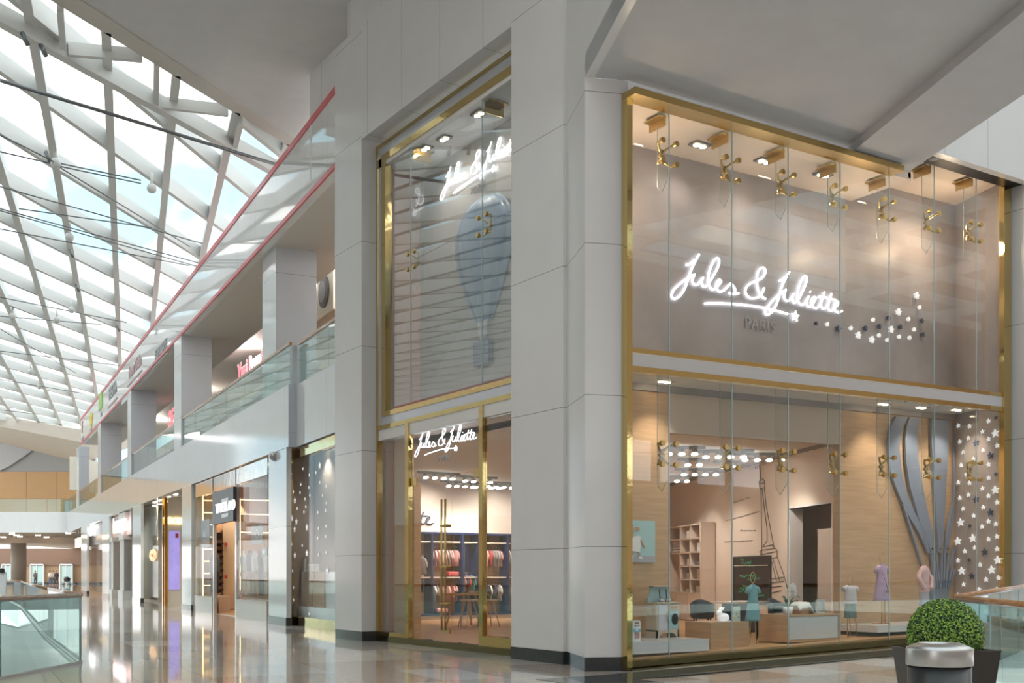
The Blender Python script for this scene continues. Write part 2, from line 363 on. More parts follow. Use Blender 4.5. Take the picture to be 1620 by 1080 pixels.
# edges of the wells and the storey below
for nm, vd, lab in (('trim_2', void_l, 'white slab edge around the left floor opening'), ('trim_3', void_r, 'white slab edge around the right floor opening')):
    e = MB(); n = len(vd)
    for i in range(n):
        a, b = vd[i], vd[(i + 1) % n]; d = Vector((b[0] - a[0], b[1] - a[1], 0)).normalized(); nn = Vector((-d.y, d.x, 0)) * .12
        e.plate([(a[0], a[1], -.9), (b[0], b[1], -.9), (b[0], b[1], sl(b[0]) - .01), (a[0], a[1], sl(a[0]) - .01)], tuple(nn * (1 if nm == 'trim_2' else -1)))
    struct(nm, e, WHITE, lab, 'slab edge')
lo = MB(); lo.box((-40, -20, -5.6), (30, 90, -5.4)); struct('floor_lower', lo, mat('lower_floor', (.36, .38, .36), .1), 'grey floor of the storey below seen through the railing', 'floor')
lw = MB(); lw.box((-2.0, -12, -5.4), (-1.7, 70, -.9)); struct('wall_lower', lw, mat('lower_wall', (.45, .46, .44), .3), 'pale wall of the storey below the walkway', 'wall')

# A side: entrance facade (plane u about -.15, glass at u .2)
zt = 14.0
def sbox(a, b, name, m, lab, cat='wall', k=0.0): return struct(name, MB().box(a, b, k), m, lab, cat)
sbox((-.15, 8.53, 0.2), (.4, 9.86, 12.9), 'wall_pier_left', CLAD, 'tall grey stone pier left of the glass entrance')
sbox((-.14, 8.52, 0), (.4, 9.87, .2), 'baseboard_left', DARK, 'dark skirting under the pier left of the entrance', 'skirting')
sbox((-.15, 1.41, .2), (.6, 2.86, zt), 'wall_pier_right', CLAD, 'tall grey stone pier right of the glass entrance')
sbox((-.16, 1.40, 0), (.6, 2.87, .2), 'baseboard_right', DARK, 'dark skirting under the pier right of the entrance', 'skirting')
sbox((-.15, 2.86, 10.50), (.4, 8.53, 12.9), 'wall_upper_left', CLADU, 'grey stone panels above the entrance window')
vS = onu(490, 85, .80)[1]; sbox((.80, 9.0, 11.2), (1.1, vS, zt + 1), 'wall_setback_far', CLADU, 'grey stone wall rising behind the red striped fascia')
sbox((.16, 1.4, 12.9), (.6, 9.86, zt + 1), 'wall_setback', CLADU, 'grey stone wall set back above the entrance')
# corner pier P3 with bulkhead
a_ = onz(925.7, 1061.6, 0)[:2]; b_ = (.12, -.02); c_ = (a_[0] + WD[0] * 1.5, a_[1] + WD[1] * 1.5)
p3 = [a_, (.0, .02), (.0, .5), (.02, 1.5), (c_[0], c_[1])]
struct('wall_corner_pier', MB().prism(p3, .2, 8.56), CLADS, 'grey stone corner pier between the entrance and the big shop window')
p3b = [(a_[0] - .012, a_[1] - .012), (.0, .0), (.0, .5), (.02, 1.5), (c_[0], c_[1])]
struct('baseboard_corner', MB().prism(p3b, 0, .2), DARK, 'dark skirting under the corner pier', 'skirting')
bk = (a_[0] - WD[0] * 8, a_[1] - WD[1] * 8)
struct('wall_bulkhead', MB().prism([c_, bk, (bk[0] + .12, bk[1] - .05), (c_[0] + .12, c_[1] - .05)], 8.56, zt + 1), CLADS, 'grey bulkhead wall running over the corner pier')
# canopy soffit over the shop front
bm1 = (4.81, .40); bmL = (bm1[0] - WD[0] * 8, bm1[1] - WD[1] * 8); bm2 = (6.4, .0); bmR = (bm2[0] - WD[0] * 8, bm2[1] - WD[1] * 8)
sof = MB(); sof.prism([(a_[0], a_[1]), (0, .02), (bm2[0], .02), bmR, bk], 8.57, 8.9, k=.016)
struct('ceiling_canopy', sof, SOFFB, 'grey canopy ceiling in front of the big shop window', 'ceiling')
struct('trim_4', MB().prism([(bm1[0], .02), (bm2[0], .02), bmR, bmL], 8.42, 8.57, k=.016), SOFFB, 'grey dropped beam under the canopy ceiling', 'beam')
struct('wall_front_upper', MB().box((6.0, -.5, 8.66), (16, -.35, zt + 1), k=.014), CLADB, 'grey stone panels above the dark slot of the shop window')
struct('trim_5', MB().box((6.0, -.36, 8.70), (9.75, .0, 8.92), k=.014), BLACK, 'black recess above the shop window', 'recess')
lf = MB().lathe([(0, 0), (.09, 0), (.09, .02), (0, .02)], 20); o = lf.build('recessed_light', LETG, loc=(6.85, -.2, 8.79)); tag(o, 'small round fitting in the black recess above the window', 'light')
# canopy top edge is open to the hall; piers right of the window
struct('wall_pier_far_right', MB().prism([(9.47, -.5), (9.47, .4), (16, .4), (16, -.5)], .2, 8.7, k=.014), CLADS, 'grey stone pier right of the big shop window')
struct('baseboard_far_right', MB().prism([(9.46, -.52), (9.46, .4), (16, .4), (16, -.52)], 0, .4), DARK, 'dark skirting under the pier right of the big window', 'skirting')
# great grey ceiling
e1 = onz(130, 0, 14)[:2]; e2 = onz(475, 225, 14)[:2]; dE = (e2[0] - e1[0], e2[1] - e1[1])
pE = lambda k: (e1[0] + dE[0] * k, e1[1] + dE[1] * k)
struct('ceiling', MB().prism([pE(-3.2), pE(1.0), (3.5, 18.4), (3.5, 3.0), (-12, -4), (-26, -8)], 14.0, 14.6), SOFF, 'large flat grey ceiling beside the glass roof', 'ceiling')
f1 = onz(83, 0, 14)[:2]; f2 = onz(467, 236, 14)[:2]; dF = (f2[0] - f1[0], f2[1] - f1[1]); pF = lambda k: (f1[0] + dF[0] * k, f1[1] + dF[1] * k)
struct('trim_6', MB().prism([pE(-8), pE(1.35), pF(1.35), pF(-6)], 13.97, 14.7), mat('pale_beam', (.62, .58, .53), .5), 'pale edge beam between grey ceiling and glass roof', 'beam')
sk2 = root('skylight', 'second stretch of glass roof over the hall behind', 'glass roof')
for i in range(11): MB().box((-42, -24 + i * 2.6, 14.9), (45, -23.85 + i * 2.6, 15.3)).build('roof_fin', STEEL, sk2)
for i in range(12): MB().box((-40 + i * 7.5, -25.4, 15.3), (-39.7 + i * 7.5, 2, 15.8)).build('cross_fin', STEEL, sk2)
MB().box((-42, -25.4, 15.82), (45, 2, 15.86)).build('glass_pane', GROOF, sk2)
# wall behind the camera, reflected in the shop window
struct('wall_back', MB().box((-45, -26, 0), (95, -25.4, 16)), mat('brown_hall_wall', (.34, .26, .21), .5), 'brown wall of the hall opposite the big shop window')
wb = MB()
for i in range(26): wb.box((-30 + i * 2.3, -25.4, 5.6), (-30 + i * 2.3 + 1.7, -25.34, 7.4))
struct('window_1', wb, mat('daylit_window', (1, 1, 1), .5, emis=1.1, ecol=(.9, .93, 1)), 'row of daylit windows high on the opposite wall', 'window')

struct('wall_east', MB().box((46, -34, 0), (46.6, 2, 26)), MATS['brown_hall_wall'], 'brown wall closing the hall on the far right')
# gallery across the well, seen only as a reflection in the entrance glass
og = lambda z0, z1, m_, nm, lb, d=0: struct(nm, MB().box((-25 + d, -12, z0), (-24.6 + d, 62, z1)), m_, lb)
og(-5, 4.8, mat('tan_shop_row', (.55, .45, .36), .4), 'wall_opposite', 'tan shopfront row across the well'); og(4.8, 6.5, WHITE, 'wall_opposite_band', 'white balcony band across the well', .5); og(6.5, 10.9, TAUPE, 'wall_opposite_upper', 'upper shopfront row across the well', -.5); og(11.0, 12.7, MATS['glossy_white_panel'], 'wall_opposite_fascia', 'white fascia across the well', .5); og(12.7, 12.85, REDM, 'trim_12', 'red stripe on the fascia across the well', .52); og(10.88, 11.0, REDM, 'trim_13', 'lower red stripe on the fascia across the well', .52)

# ---------------------------------------------------- glass roof: two families of steel fins
D1 = (.247, .969); D2 = (.69, .724); ZR = 14.0
def lineclip(s, D, poly):                                     # clip line {p: p.x*D1-p.y*D0 = s} by a convex polygon
    n = (D[1], -D[0]); p0 = (n[0] * s, n[1] * s); lo_, hi = -1e9, 1e9; m = len(poly)
    for i in range(m):
        a, b = poly[i], poly[(i + 1) % m]; ex, ey = b[0] - a[0], b[1] - a[1]; nx, ny = -ey, ex
        den = nx * D[0] + ny * D[1]; num = nx * (a[0] - p0[0]) + ny * (a[1] - p0[1])
        if abs(den) < 1e-9:
            if num > 0: return None
            continue
        t = num / den
        if den > 0: lo_ = max(lo_, t)
        else: hi = min(hi, t)
    if lo_ >= hi: return None
    return [(p0[0] + D[0] * t, p0[1] + D[1] * t) for t in (lo_, hi)]
RP = [pF(-4), pF(1.45), (14, 84), (11.5, 88), (-60, 96)]  # counter-clockwise
roof = root('skylight', 'sweeping white steel and glass roof over the left of the hall', 'glass roof')
cnt = 0
for i in range(-22, 5):
    s = -5.78 + 1.63 * i
    q = lineclip(s, D1, RP)
    if q and cnt < 60:
        m = MB(); m.plate([(q[0][0], q[0][1], ZR), (q[1][0], q[1][1], ZR), (q[1][0], q[1][1], ZR + .55), (q[0][0], q[0][1], ZR + .55)], (.13, -.03, 0))
        m.plate([(q[0][0] - .05, q[0][1], ZR - .03), (q[1][0] - .05, q[1][1], ZR - .03), (q[1][0] - .05, q[1][1], ZR + .02), (q[0][0] - .05, q[0][1], ZR + .02)], (.22, -.03, 0))
        m.build('roof_fin', STEEL, roof); cnt += 1
for i in range(-9, 20):
    s = -16.45 - 2.45 * i + 2.45 * 0
    q = lineclip(s, D2, RP)
    if q:
        m = MB(); m.plate([(q[0][0], q[0][1], ZR), (q[1][0], q[1][1], ZR), (q[1][0], q[1][1], ZR + .5), (q[0][0], q[0][1], ZR + .5)], (.12, -.1, 0)); m.build('cross_fin', STEEL, roof)
g = MB(); tess(g, [RP], ZR + .6); g.build('glass_pane', GROOF, roof)
hid = onz(0, 17, 14); hd2 = onz(437, 262, 14)
dx_ = (hd2[0] - hid[0], hd2[1] - hid[1]); b1 = MB()
b1.bar((hid[0] - dx_[0], hid[1] - dx_[1], 13.9), (hid[0] + dx_[0] * 1.3, hid[1] + dx_[1] * 1.3, 13.9), .26, .42); b1.build('edge_beam', STEEL, roof)
for (xa, ya, xb, yb) in ((100, 70, 95, 8), (108, 78, 225, 88), (247, 160, 248, 95), (252, 162, 360, 175), (370, 233, 382, 185), (380, 188, 450, 245)):
    A_ = onz(xa, ya, 13.9); B_ = onz(xb, yb, 14.0); MB().bar(A_, B_, .14, .3).build('brace', STEEL, roof)
rods = [((0, 127), (437, 260), 13.2, .05)]
for (xa, ya, xb, yb) in ((0, 213, 88, 257), (0, 240, 88, 260), (88, 257, 223, 285), (90, 262, 223, 290), (95, 265, 300, 390), (0, 295, 320, 385), (0, 330, 330, 420), (0, 333, 325, 425), (0, 362, 300, 420), (0, 470, 200, 510), (0, 500, 160, 513), (0, 555, 190, 578), (0, 600, 130, 622), (0, 648, 60, 655), (30, 330, 240, 360), (0, 520, 120, 590)):
    rods.append(((xa, ya), (xb, yb), 13.6, .022))
for a, b, z, r in rods: MB().tube([onz(*a, z), onz(*b, z)], r, 6).build('tie_rod', STEELD, roof)
for (x, y) in ((88, 258), (240, 298), (113, 490), (90, 506), (20, 500), (48, 588), (62, 612), (110, 375)):
    h = MB(); p = onz(x, y, 13.6); h.ball(p, .16, 10); h.tube([p, (p[0], p[1], 14.1)], .05, 6); h.build('node', STEEL, roof)
for (x, y) in ((35, 52), (64, 70), (72, 240), (185, 515), (120, 450), (110, 395)):
    p = onz(x, y, 13.7); MB().tube([p, (p[0] + .1, p[1] - .1, p[2] - .28)], .055, 10).build('small_spotlight', STEELD, roof)

# ---------------------------------------------------- gallery on the left
TE = 67.2
gal = MB(GF()); gal.box((-1.25, 0, 4.83), (TE, .3, 6.5)); struct('wall_balcony', gal, WHITE, 'glossy white balcony front running down the left gallery')
g2 = MB(GF()); g2.box((-6.6, .22, 4.83), (-1.25, .6, 6.5)); struct('wall_balcony_step', g2, WHITE, 'set back piece of white balcony front beside the pier')
g3 = MB(GF()); g3.box((-1.30, -.001, 4.82), (-1.24, .32, 6.51)); struct('trim_7', g3, COLS, 'grey end face of the balcony front step', 'panel')
g4 = MB(GF()); g4.box((-6.6, .3, 4.9), (TE, 9, 6.4)); struct('ceiling_gallery', g4, mat('bronze_soffit', (.42, .36, .31), .12, spec=.8, coat=.4), 'glossy bronze soffit above the ground floor shopfronts', 'ceiling')
# ground floor columns
gcols = [((452, 424), 'second white column from the big pier, beside the star window'), ((302, 287), 'white column between the clothing shop and the gold barred shop'), ((222, 209), 'white column between the barred window and the fluted shopfront'), ((172, 161), 'white column left of the fluted shopfront'), ((137, 128), 'farthest white column of the gallery row')]
gcols[0] = (gcols[0][0], 'nearest white column, between the star window and the clothing shop')
for (xa, xb), lab in gcols:
    t0 = gt(xa, 950)[0]; t1 = gt(xb, 950)[0]
    r_ = root('structural_column', lab, 'column', kind='structure')
    m = MB(GF()); m.box((t0, .02, .22), (t1, .16, 4.85)); m.build('shaft', COLF, r_)
    m = MB(GF()); m.box((t0 - .02, .0, 0), (t1 + .02, .17, .22)); m.build('skirting', DARK, r_)
# upper columns
ucols = [(437, 416, 501, .35, 'nearest upper gallery column behind the glass railing'), (287, 276, 335, 0, 'second upper gallery column standing on the balcony front'), (207.7, 202, 247.4, 0, 'third upper gallery column'), (159.4, 155, 192.4, 0, 'fourth upper gallery column, below the yellow fascia logo'), (125, 121, 141, 0, 'last upper gallery column beside the white box')]
for xa, xb, xc, n0, lab in ucols:
    t0, _ = gt(xa, 600, n0); t1, _ = gt(xb, 600, n0)
    P0 = (GO[0] + GD[0] * t0, GO[1] + GD[1] * t0); nn, _, _ = onl(xc, 600, P0, GN)
    r_ = root('structural_column', lab, 'column', kind='structure')
    z0 = 6.45
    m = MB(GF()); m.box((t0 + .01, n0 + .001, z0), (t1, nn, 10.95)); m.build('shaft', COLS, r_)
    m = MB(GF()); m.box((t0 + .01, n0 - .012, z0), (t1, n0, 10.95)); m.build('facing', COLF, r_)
# railings of the gallery
def railing(t0, t1, n, lab, zb=6.5, rail_r=.035):
    r = thing('glass_railing', lab, 'railing')
    nseg = max(1, round((t1 - t0) / 2.6)); 
    for i in range(nseg):
        m = MB(GF()); m.box((t0 + (t1 - t0) * i / nseg + .01, n, zb), (t0 + (t1 - t0) * (i + 1) / nseg - .01, n + .02, zb + 1.08)); m.build('glass_pane', GRAIL, r)
    m = MB(GF()); m.box((t0, n - .03, zb + 1.07), (t1, n + .06, zb + 1.14)); m.build('handrail', WOODR, r); return r
tc = [gt(u[0], 600, u[3])[0] for u in ucols]; td = [gt(u[1], 600, u[3])[0] for u in ucols]
railing(-1.25, tc[1] - .02, .05, 'long glass railing with wooden handrail in front of the nearest upper column')
railing(-6.6, -1.32, .28, 'short set back glass railing beside the big pier')
railing(td[1] + .02, tc[2] - .02, .05, 'glass railing between the second and third upper columns')
railing(td[2] + .02, tc[3] - .02, .05, 'glass railing between the third and fourth upper columns')
railing(td[3] + .02, tc[4] - .02, .05, 'glass railing between the fourth and last upper columns')
railing(td[4] + .02, TE, .05, 'farthest length of glass railing on the side gallery')
ge = MB(GF()); ge.box((-1.30, .10, 6.5), (-1.27, .24, 7.55)); tag(ge.build('railing_post', COLS), 'grey post where the glass railing steps back', 'post')
# fascia with red stripes
TF = 56.0
struct('wall_fascia', MB(GF()).box((-6.2, 0, 10.95), (TF, .25, 12.75)), panelmat('fascia_panel', (.74, .75, .75), .06, 60, 30, 2.4, 0, 'Y', wave=.14, spec=.9), 'glossy white sign fascia above the gallery')
struct('trim_8', MB(GF()).box((-6.2, -.03, 12.68), (TF + .02, .27, 12.84)), REDM, 'red stripe along the top of the fascia', 'stripe')
struct('trim_9', MB(GF()).box((-6.2, -.03, 10.93), (TF + .02, .02, 11.05)), REDM, 'red stripe along the bottom of the fascia', 'stripe')
struct('ceiling_fascia', MB(GF()).box((-6.2, .25, 10.95), (TF, 2.6, 11.2)), TAUPE, 'taupe soffit panels behind the fascia', 'ceiling')
struct('ceiling_upper', MB(GF()).box((-6.2, 2.6, 11.9), (TF, 9, 12.2)), CEILW, 'white ceiling inside the upper gallery', 'ceiling')
struct('wall_gallery_upper', MB(GF()).box((-6.2, 7, 6.4), (TE, 7.3, 12)), mat('beige_wall', (.62, .54, .44), .5), 'beige wall behind the upper gallery')
for i_, t_ in enumerate((-3.5, 3, 8, 20, 33, 47)):
    p_ = (GO[0] + GD[0] * t_ + GN[0] * 4, GO[1] + GD[1] * t_ + GN[1] * 4)
    o_ = MB().tube([(0, 0, -.05), (0, 0, 0)], .25, 16, smooth=False).build('ceiling_downlight_or_added_fill', BULBW, loc=(p_[0], p_[1], 11.89)); tag(o_, 'added round fill light in the white ceiling of the upper gallery', 'light', 'added upper gallery fill lights'); point_light('gallery_fill', (p_[0], p_[1], 11.2), 130, (1, .92, .82), .25)  # discs and point lights added as fill to brighten the dark gallery
def gtext(name, body, px, py, size, m, n=-.02, parent=None, ext=.01, sx_=1.0, bold=0):
    t, z = gt(px, py, n); p = (GO[0] + GD[0] * t + GN[0] * n, GO[1] + GD[1] * t + GN[1] * n, z)
    return text(name, body, size, m, p, math.atan2(-GD[1], -GD[0]), parent, ext, sx_=sx_, bold=bold)
YEL = mat('yellow_logo', (.85, .66, .05), .4); GRN = mat('green_logo', (.35, .6, .15), .4); PNK = mat('faded_rose_lettering', (.58, .40, .42), .4); GRY = mat('faded_grey_lettering', (.42, .43, .44), .4)
r_ = thing('fascia_sign', 'yellow round logo on the gallery fascia', 'sign'); gtext('letter', 'ap', 144, 660, 1.5, YEL, parent=r_, sx_=1.3, bold=.05); gtext('caption', 'CAFE', 144, 680, .35, GRY, parent=r_)
r_ = thing('fascia_sign', 'red letter at the far end of the gallery fascia', 'sign'); gtext('letter', 'F', 130, 676, 1.1, REDM, parent=r_, bold=.03); gtext('caption', 'the ribs', 131, 693, .4, GRY, parent=r_)
r_ = thing('fascia_sign', 'pale green logo beside the yellow one on the fascia', 'sign'); m = MB(GF()); t_, z_ = gt(159.5, 637, 0); m.box((t_ - .9, -.05, z_ - .4), (t_ + .9, -.0, z_ + .6)); m.build('panel', GRN, r_); gtext('caption', 'fresh', 160, 655, .4, GRY, parent=r_)
r_ = thing('fascia_sign', 'faded grey lettering with rose underline on the fascia', 'sign'); gtext('letter', 'FIESTA', 178, 618, 1.0, GRY, parent=r_, sx_=1.2, bold=.02); t_, z_ = gt(178, 636, 0); MB(GF()).box((t_ - 2.2, -.04, z_ - .1), (t_ + 2.2, 0, z_ - .02)).build('underline', PNK, r_)
r_ = thing('fascia_sign', 'faded rose script lettering in the middle of the fascia', 'sign'); gtext('letter', 'Paneer Dhaba', 213, 580, .85, PNK, parent=r_, sx_=.9, bold=.02); t_, z_ = gt(213, 598, 0); MB(GF()).box((t_ - 2.6, -.04, z_ - .06), (t_ + 2.6, 0, z_)).build('underline', PNK, r_)
r_ = thing('fascia_sign', 'grey capital lettering on the fascia nearest the pier', 'sign'); gtext('letter', 'PEARL CAFE', 254, 553, .62, GRY, parent=r_, sx_=.95); t_, z_ = gt(254, 570, 0); MB(GF()).box((t_ - 2.0, -.04, z_ - .04), (t_ + 2.0, 0, z_)).build('underline', GRY, r_)
# upper shop fronts seen between the columns
def gplate(name, pxa, pya, pxb, pyb, n, h, m, parent, dep=.08):
    ta, za = gt(pxa, pya, n); tb, zb = gt(pxb, pyb, n); q = MB(GF())
    q.plate([(ta, n, za), (tb, n, zb), (tb, n, zb - h), (ta, n, za - h)], (0, dep, 0)); return q.build(name, m, parent)
us = thing('upper_shopfront', 'dark slatted shopfront with red and white script sign on the upper gallery', 'shopfront')
t0, _ = gt(418, 560, 4.5); t1, _ = gt(337, 620, 4.5)
z0 = 6.5
MB(GF()).box((t0 - 3, 4.5, z0), (t1 + 3, 4.7, 9.7)).build('back_panel', mat('dark_brown_panel', (.09, .06, .05), .3), us)
for i in range(5): MB(GF()).box((t0 - 3, 4.38, 8.1 + i * .38), (t1 + 3, 4.46, 8.28 + i * .38)).build('slat', mat('steel_grey_slat', (.20, .23, .26), .3, .3), us)
for i in range(3): MB(GF()).box((t1 - 2.4 + i * 1.0, 4.3, 8.0), (t1 - 2.1 + i * 1.0, 4.42, 9.6)).build('wooden_upright', WOODR, us)
SCR = mat('lit_red_script', (.9, .2, .25), .4, emis=.7, ecol=(.9, .25, .3))
gtext('letter', 'Yuri Beauty', 397, 578, 1.15, mat('lit_white_script', (.9, .85, .85), .4, emis=.5), 4.2, us, bold=.06); gtext('letter', 'Yuri Beauty', 397, 578, 1.15, SCR, 4.1, us, .02, bold=.01)
us2 = thing('upper_shopfront', 'dark slatted shopfront with red lettering between third and second upper columns', 'shopfront')
t0, _ = gt(276, 640, 4.5); t1, _ = gt(247, 680, 4.5)
MB(GF()).box((t0 - 1, 4.5, z0), (t1 + 3, 4.7, 9.6)).build('back_panel', MATS['dark_brown_panel'], us2)
for i in range(4): MB(GF()).box((t0 - 1, 4.38, 7.9 + i * .4), (t1 + 3, 4.46, 8.1 + i * .4)).build('slat', MATS['steel_grey_slat'], us2)
gtext('letter', 'OFF', 272, 664, 1.5, SCR, 2.6, us2, bold=.05)
# loudspeaker box in the nearest bay
ls = thing('wall_speaker', 'white wall box with round speaker grille between the nearest column and the pier', 'speaker')
t_, z_ = gt(514, 462, 3.0); m = MB(GF()); m.box((t_ - .9, 3.0, z_ - .75), (t_ + .9, 3.6, z_ + .85)); m.build('housing', CREAM, ls, bevel=.02)
c3 = lambda t, n, z: (GO[0] + GD[0] * t + GN[0] * n, GO[1] + GD[1] * t + GN[1] * n, z)
MB().tube([c3(t_, 3.0, z_), c3(t_, 2.93, z_)], .52, 24, smooth=False).build('ring', FIXT, ls); MB().tube([c3(t_, 2.95, z_), c3(t_, 2.9, z_)], .36, 24, smooth=False).build('grille', LETG, ls)
t_, z_ = gt(515, 505, 2.6); m = MB(GF()); m.box((t_ - 3, 2.6, z_ - .12), (t_ + 3, 2.9, z_ + .12)); tag(m.build('timber_beam', WOODR), 'brown timber beam above the set back railing', 'beam')
sp2 = thing('wall_speaker', 'small round speaker high behind the second bay of the upper gallery', 'speaker'); t_, z_ = gt(400, 552, 6.8)
MB().tube([c3(t_, 7.0, z_), c3(t_, 6.85, z_)], .45, 20, smooth=False).build('ring', FIXT, sp2); MB().tube([c3(t_, 6.86, z_), c3(t_, 6.8, z_)], .3, 20, smooth=False).build('grille', LETG, sp2)

# ---------------------------------------------------- far end
RX = (BD[0], -BD[1]); VX = (BD[1], BD[0])
def XF(d): return ((CAM[0] + VX[0] * d, CAM[1] + VX[1] * d), RX, VX)
def xx(px, d): return (px - PX) / F * d
def xz(py, d): return EYE + (HY - py) / F * d
d = 92.
struct('wall_far_balcony', MB(XF(d)).box((xx(-250, d), 0, 4.9), (xx(107.5, d), .3, 6.62)), WHITE, 'white balcony front closing the far end of the well')
fr = thing('glass_railing', 'glass railing on the far end balcony before the wooden wall', 'railing')
for i in range(9): MB(XF(d)).box((xx(-200, d) + i * 1.82 * 1.0, .05, 6.62), (xx(-200, d) + i * 1.82 + 1.78, .07, 7.7)).build('glass_pane', GRAIL, fr)
MB(XF(d)).box((xx(-200, d), .02, 7.7), (xx(107, d), .1, 7.76)).build('handrail', WOODR, fr)
D2_ = 112.
struct('wall_far_wood', MB(XF(D2_)).box((xx(-300, D2_), 0, 4.9), (xx(150, D2_), .4, xz(746, D2_))), panelmat('far_wood_panelling', (.60, .34, .13), .25, 60, 30, 2.6, 0, 'X', line=.05), 'tall wood panelled wall at the far end of the upper level')
struct('wall_far_grey', MB(XF(D2_ + .1)).box((xx(-300, D2_), 0, xz(746, D2_)), (xx(150, D2_), .4, 17)), mat('mid_grey_wall', (.40, .40, .40), .5), 'grey wall above the far wood panelling')
arc = MB(XF(D2_ - .25)); pts = [(xx(0, D2_), 0, xz(745, D2_)), (xx(15, D2_), 0, xz(738, D2_)), (xx(35, D2_), 0, xz(725, D2_)), (xx(50, D2_), 0, xz(714, D2_)), (xx(55, D2_), 0, xz(706, D2_)), (xx(55, D2_), 0, xz(690, D2_)), (xx(-150, D2_), 0, xz(690, D2_)), (xx(-150, D2_), 0, xz(745, D2_))]
arc.plate(pts, (0, .2, 0)); struct('wall_far_arc', arc, mat('light_grey_panel', (.50, .50, .52), .4), 'lighter grey curved panel on the far wall', 'wall')
fb = MB(XF(0)); L = lambda px, py, dd: (xx(px, dd), dd, xz(py, dd))
A1, A2, A3, A4 = L(-180, 625, 90), L(128, 680, 90), L(128, 699, 90), L(-180, 640, 90)
B1_, B2_ = L(-180, 655, 111), L(128, 732, 111)
fb.add([A1, A2, A3, A4, B1_, B2_, (A1[0], 111, A1[2] + 2), (A2[0], 111, A2[2] + 2)], [(0, 1, 2, 3), (3, 2, 5, 4), (0, 3, 4, 6), (1, 7, 5, 2), (4, 5, 7, 6), (0, 6, 7, 1)])
struct('ceiling_far', fb, mat('warm_white_soffit', (.66, .60, .53), .5), 'curved cream beam and soffit at the far end of the glass roof', 'ceiling')
hv = MB(XF(84)); hv.box((xx(110, 84), 0, xz(774, 84)), (xx(123.5, 84), 4, xz(722, 84))); tag(hv.build('duct_housing', CREAM), 'white box hanging beside the last upper gallery column', 'duct')
kb = MB(XF(93.5)); kb.box((xx(99, 93.5), 0.5, 6.5), (xx(107, 93.5), 1, xz(792, 93.5))); struct('floor_far_gallery', MB(XF(92.3)).box((-60, 0, 6.3), (xx(150, 100), 20, 6.5)), TAUPE, 'floor of the upper level at the far end', 'floor')
tag(kb.build('waste_cabinet', COLS), 'small grey green cabinet behind the far corner of the railing', 'cabinet')
# ground floor, far hall
struct('ceiling_far_hall', MB(XF(92)).box((-60, .3, 4.9), (30, 70, 5.3)), mat('far_ceiling', (.62, .54, .47), .5), 'low beige ceiling of the far hall', 'ceiling')
struct('trim_10', MB(XF(104)).box((-60, 0, 4.35), (30, .6, 4.9)), mat('far_beam', (.52, .44, .38), .5), 'beam across the ceiling of the far hall', 'beam')
DB = 150.
struct('wall_far_hall', MB(XF(DB)).box((-80, 0, 0), (-20, .4, 2.6)), mat('tan_far_wall', (.46, .30, .19), .5), 'tan back wall of the far hall')
struct('wall_far_hall_upper', MB(XF(DB - .3)).box((-80, 0, 2.6), (-20, .4, 4.9)), mat('brown_far_wall', (.26, .15, .10), .35), 'brown band on the back wall of the far hall')
struct('baseboard_far', MB(XF(DB - .2)).box((-80, 0, 0), (-20, .2, .25)), DARK, 'dark skirting of the far hall wall', 'skirting')
for (xa, xb, lab) in ((47, 69, 'left lit glass doorway in the far wall'), (94, 115, 'right lit glass doorway in the far wall'), (2, 17, 'glass doorway in the far wall left of the round column')):
    r = root('door_far', lab, 'doorway'); x0, x1 = xx(xa, DB - 1), xx(xb, DB - 1); f_ = MB(XF(DB - 1))
    f_.box((x0, 0, 0), (x0 + .12, .2, 2.8)); f_.box((x1 - .12, 0, 0), (x1, .2, 2.8)); f_.box((x0, 0, 2.65), (x1, .2, 2.8)); f_.box(((x0 + x1) / 2 - .05, 0, 0), ((x0 + x1) / 2 + .05, .2, 2.8)); f_.build('frame', SILV, r)
    MB(XF(DB - 1)).box((x0 + .12, .08, .05), (x1 - .12, .1, 2.65)).build('glass_pane', GRAIL, r)
    MB(XF(DB - 1)).box((x0 + .15, .55, .3), (x1 - .15, .6, 2.5)).build('lit_interior', mat('pale_interior_glow', (.7, .75, .75), .5, emis=.25), r)
cl = root('structural_column', 'round beige column in the far hall', 'column'); p = ond(29.5, 925, 118)
MB().lathe([(.78, 0), (.78, 5.3)], 28, (p[0], p[1])).build('shaft', mat('beige_column', (.52, .46, .40), .4), cl); MB().lathe([(.8, 0), (.8, .25)], 28, (p[0], p[1])).build('skirting', DARK, cl)
dls = []
for i, (x, y) in enumerate(((19, 844), (26, 846), (31.5, 848), (38, 850), (43, 852), (48.5, 854), (73.5, 849), (87.5, 852), (102, 854.5), (108, 842.5), (5, 849), (60, 846))):
    p = onz(x, y, 4.89); o = MB().lathe([(0, -.06), (.22, -.06), (.22, .02), (0, .02)], 14).build('ceiling_downlight_or_added_fill', BULB, loc=(p[0], p[1], 4.88)); tag(o, 'small round downlight in the beige ceiling of the far hall', 'light', 'downlights of the far hall')
sg = thing('sign_board', 'white arched sign board at the left picture edge', 'sign'); p = ond(4, 928, 60)
MB(XF(58)).plate([(xx(-12, 58), 0, .3), (xx(9, 58), 0, .3), (xx(9, 58), 0, xz(905, 58)), (xx(5, 58), 0, xz(898, 58)), (xx(-6, 58), 0, xz(897, 58)), (xx(-12, 58), 0, xz(900, 58))], (0, .08, 0)).build('panel', LETW, sg)
MB(XF(57.9)).box((xx(1, 58), 0, xz(906, 58)), (xx(8, 58), .05, xz(899, 58))).build('emblem', BLK, sg)
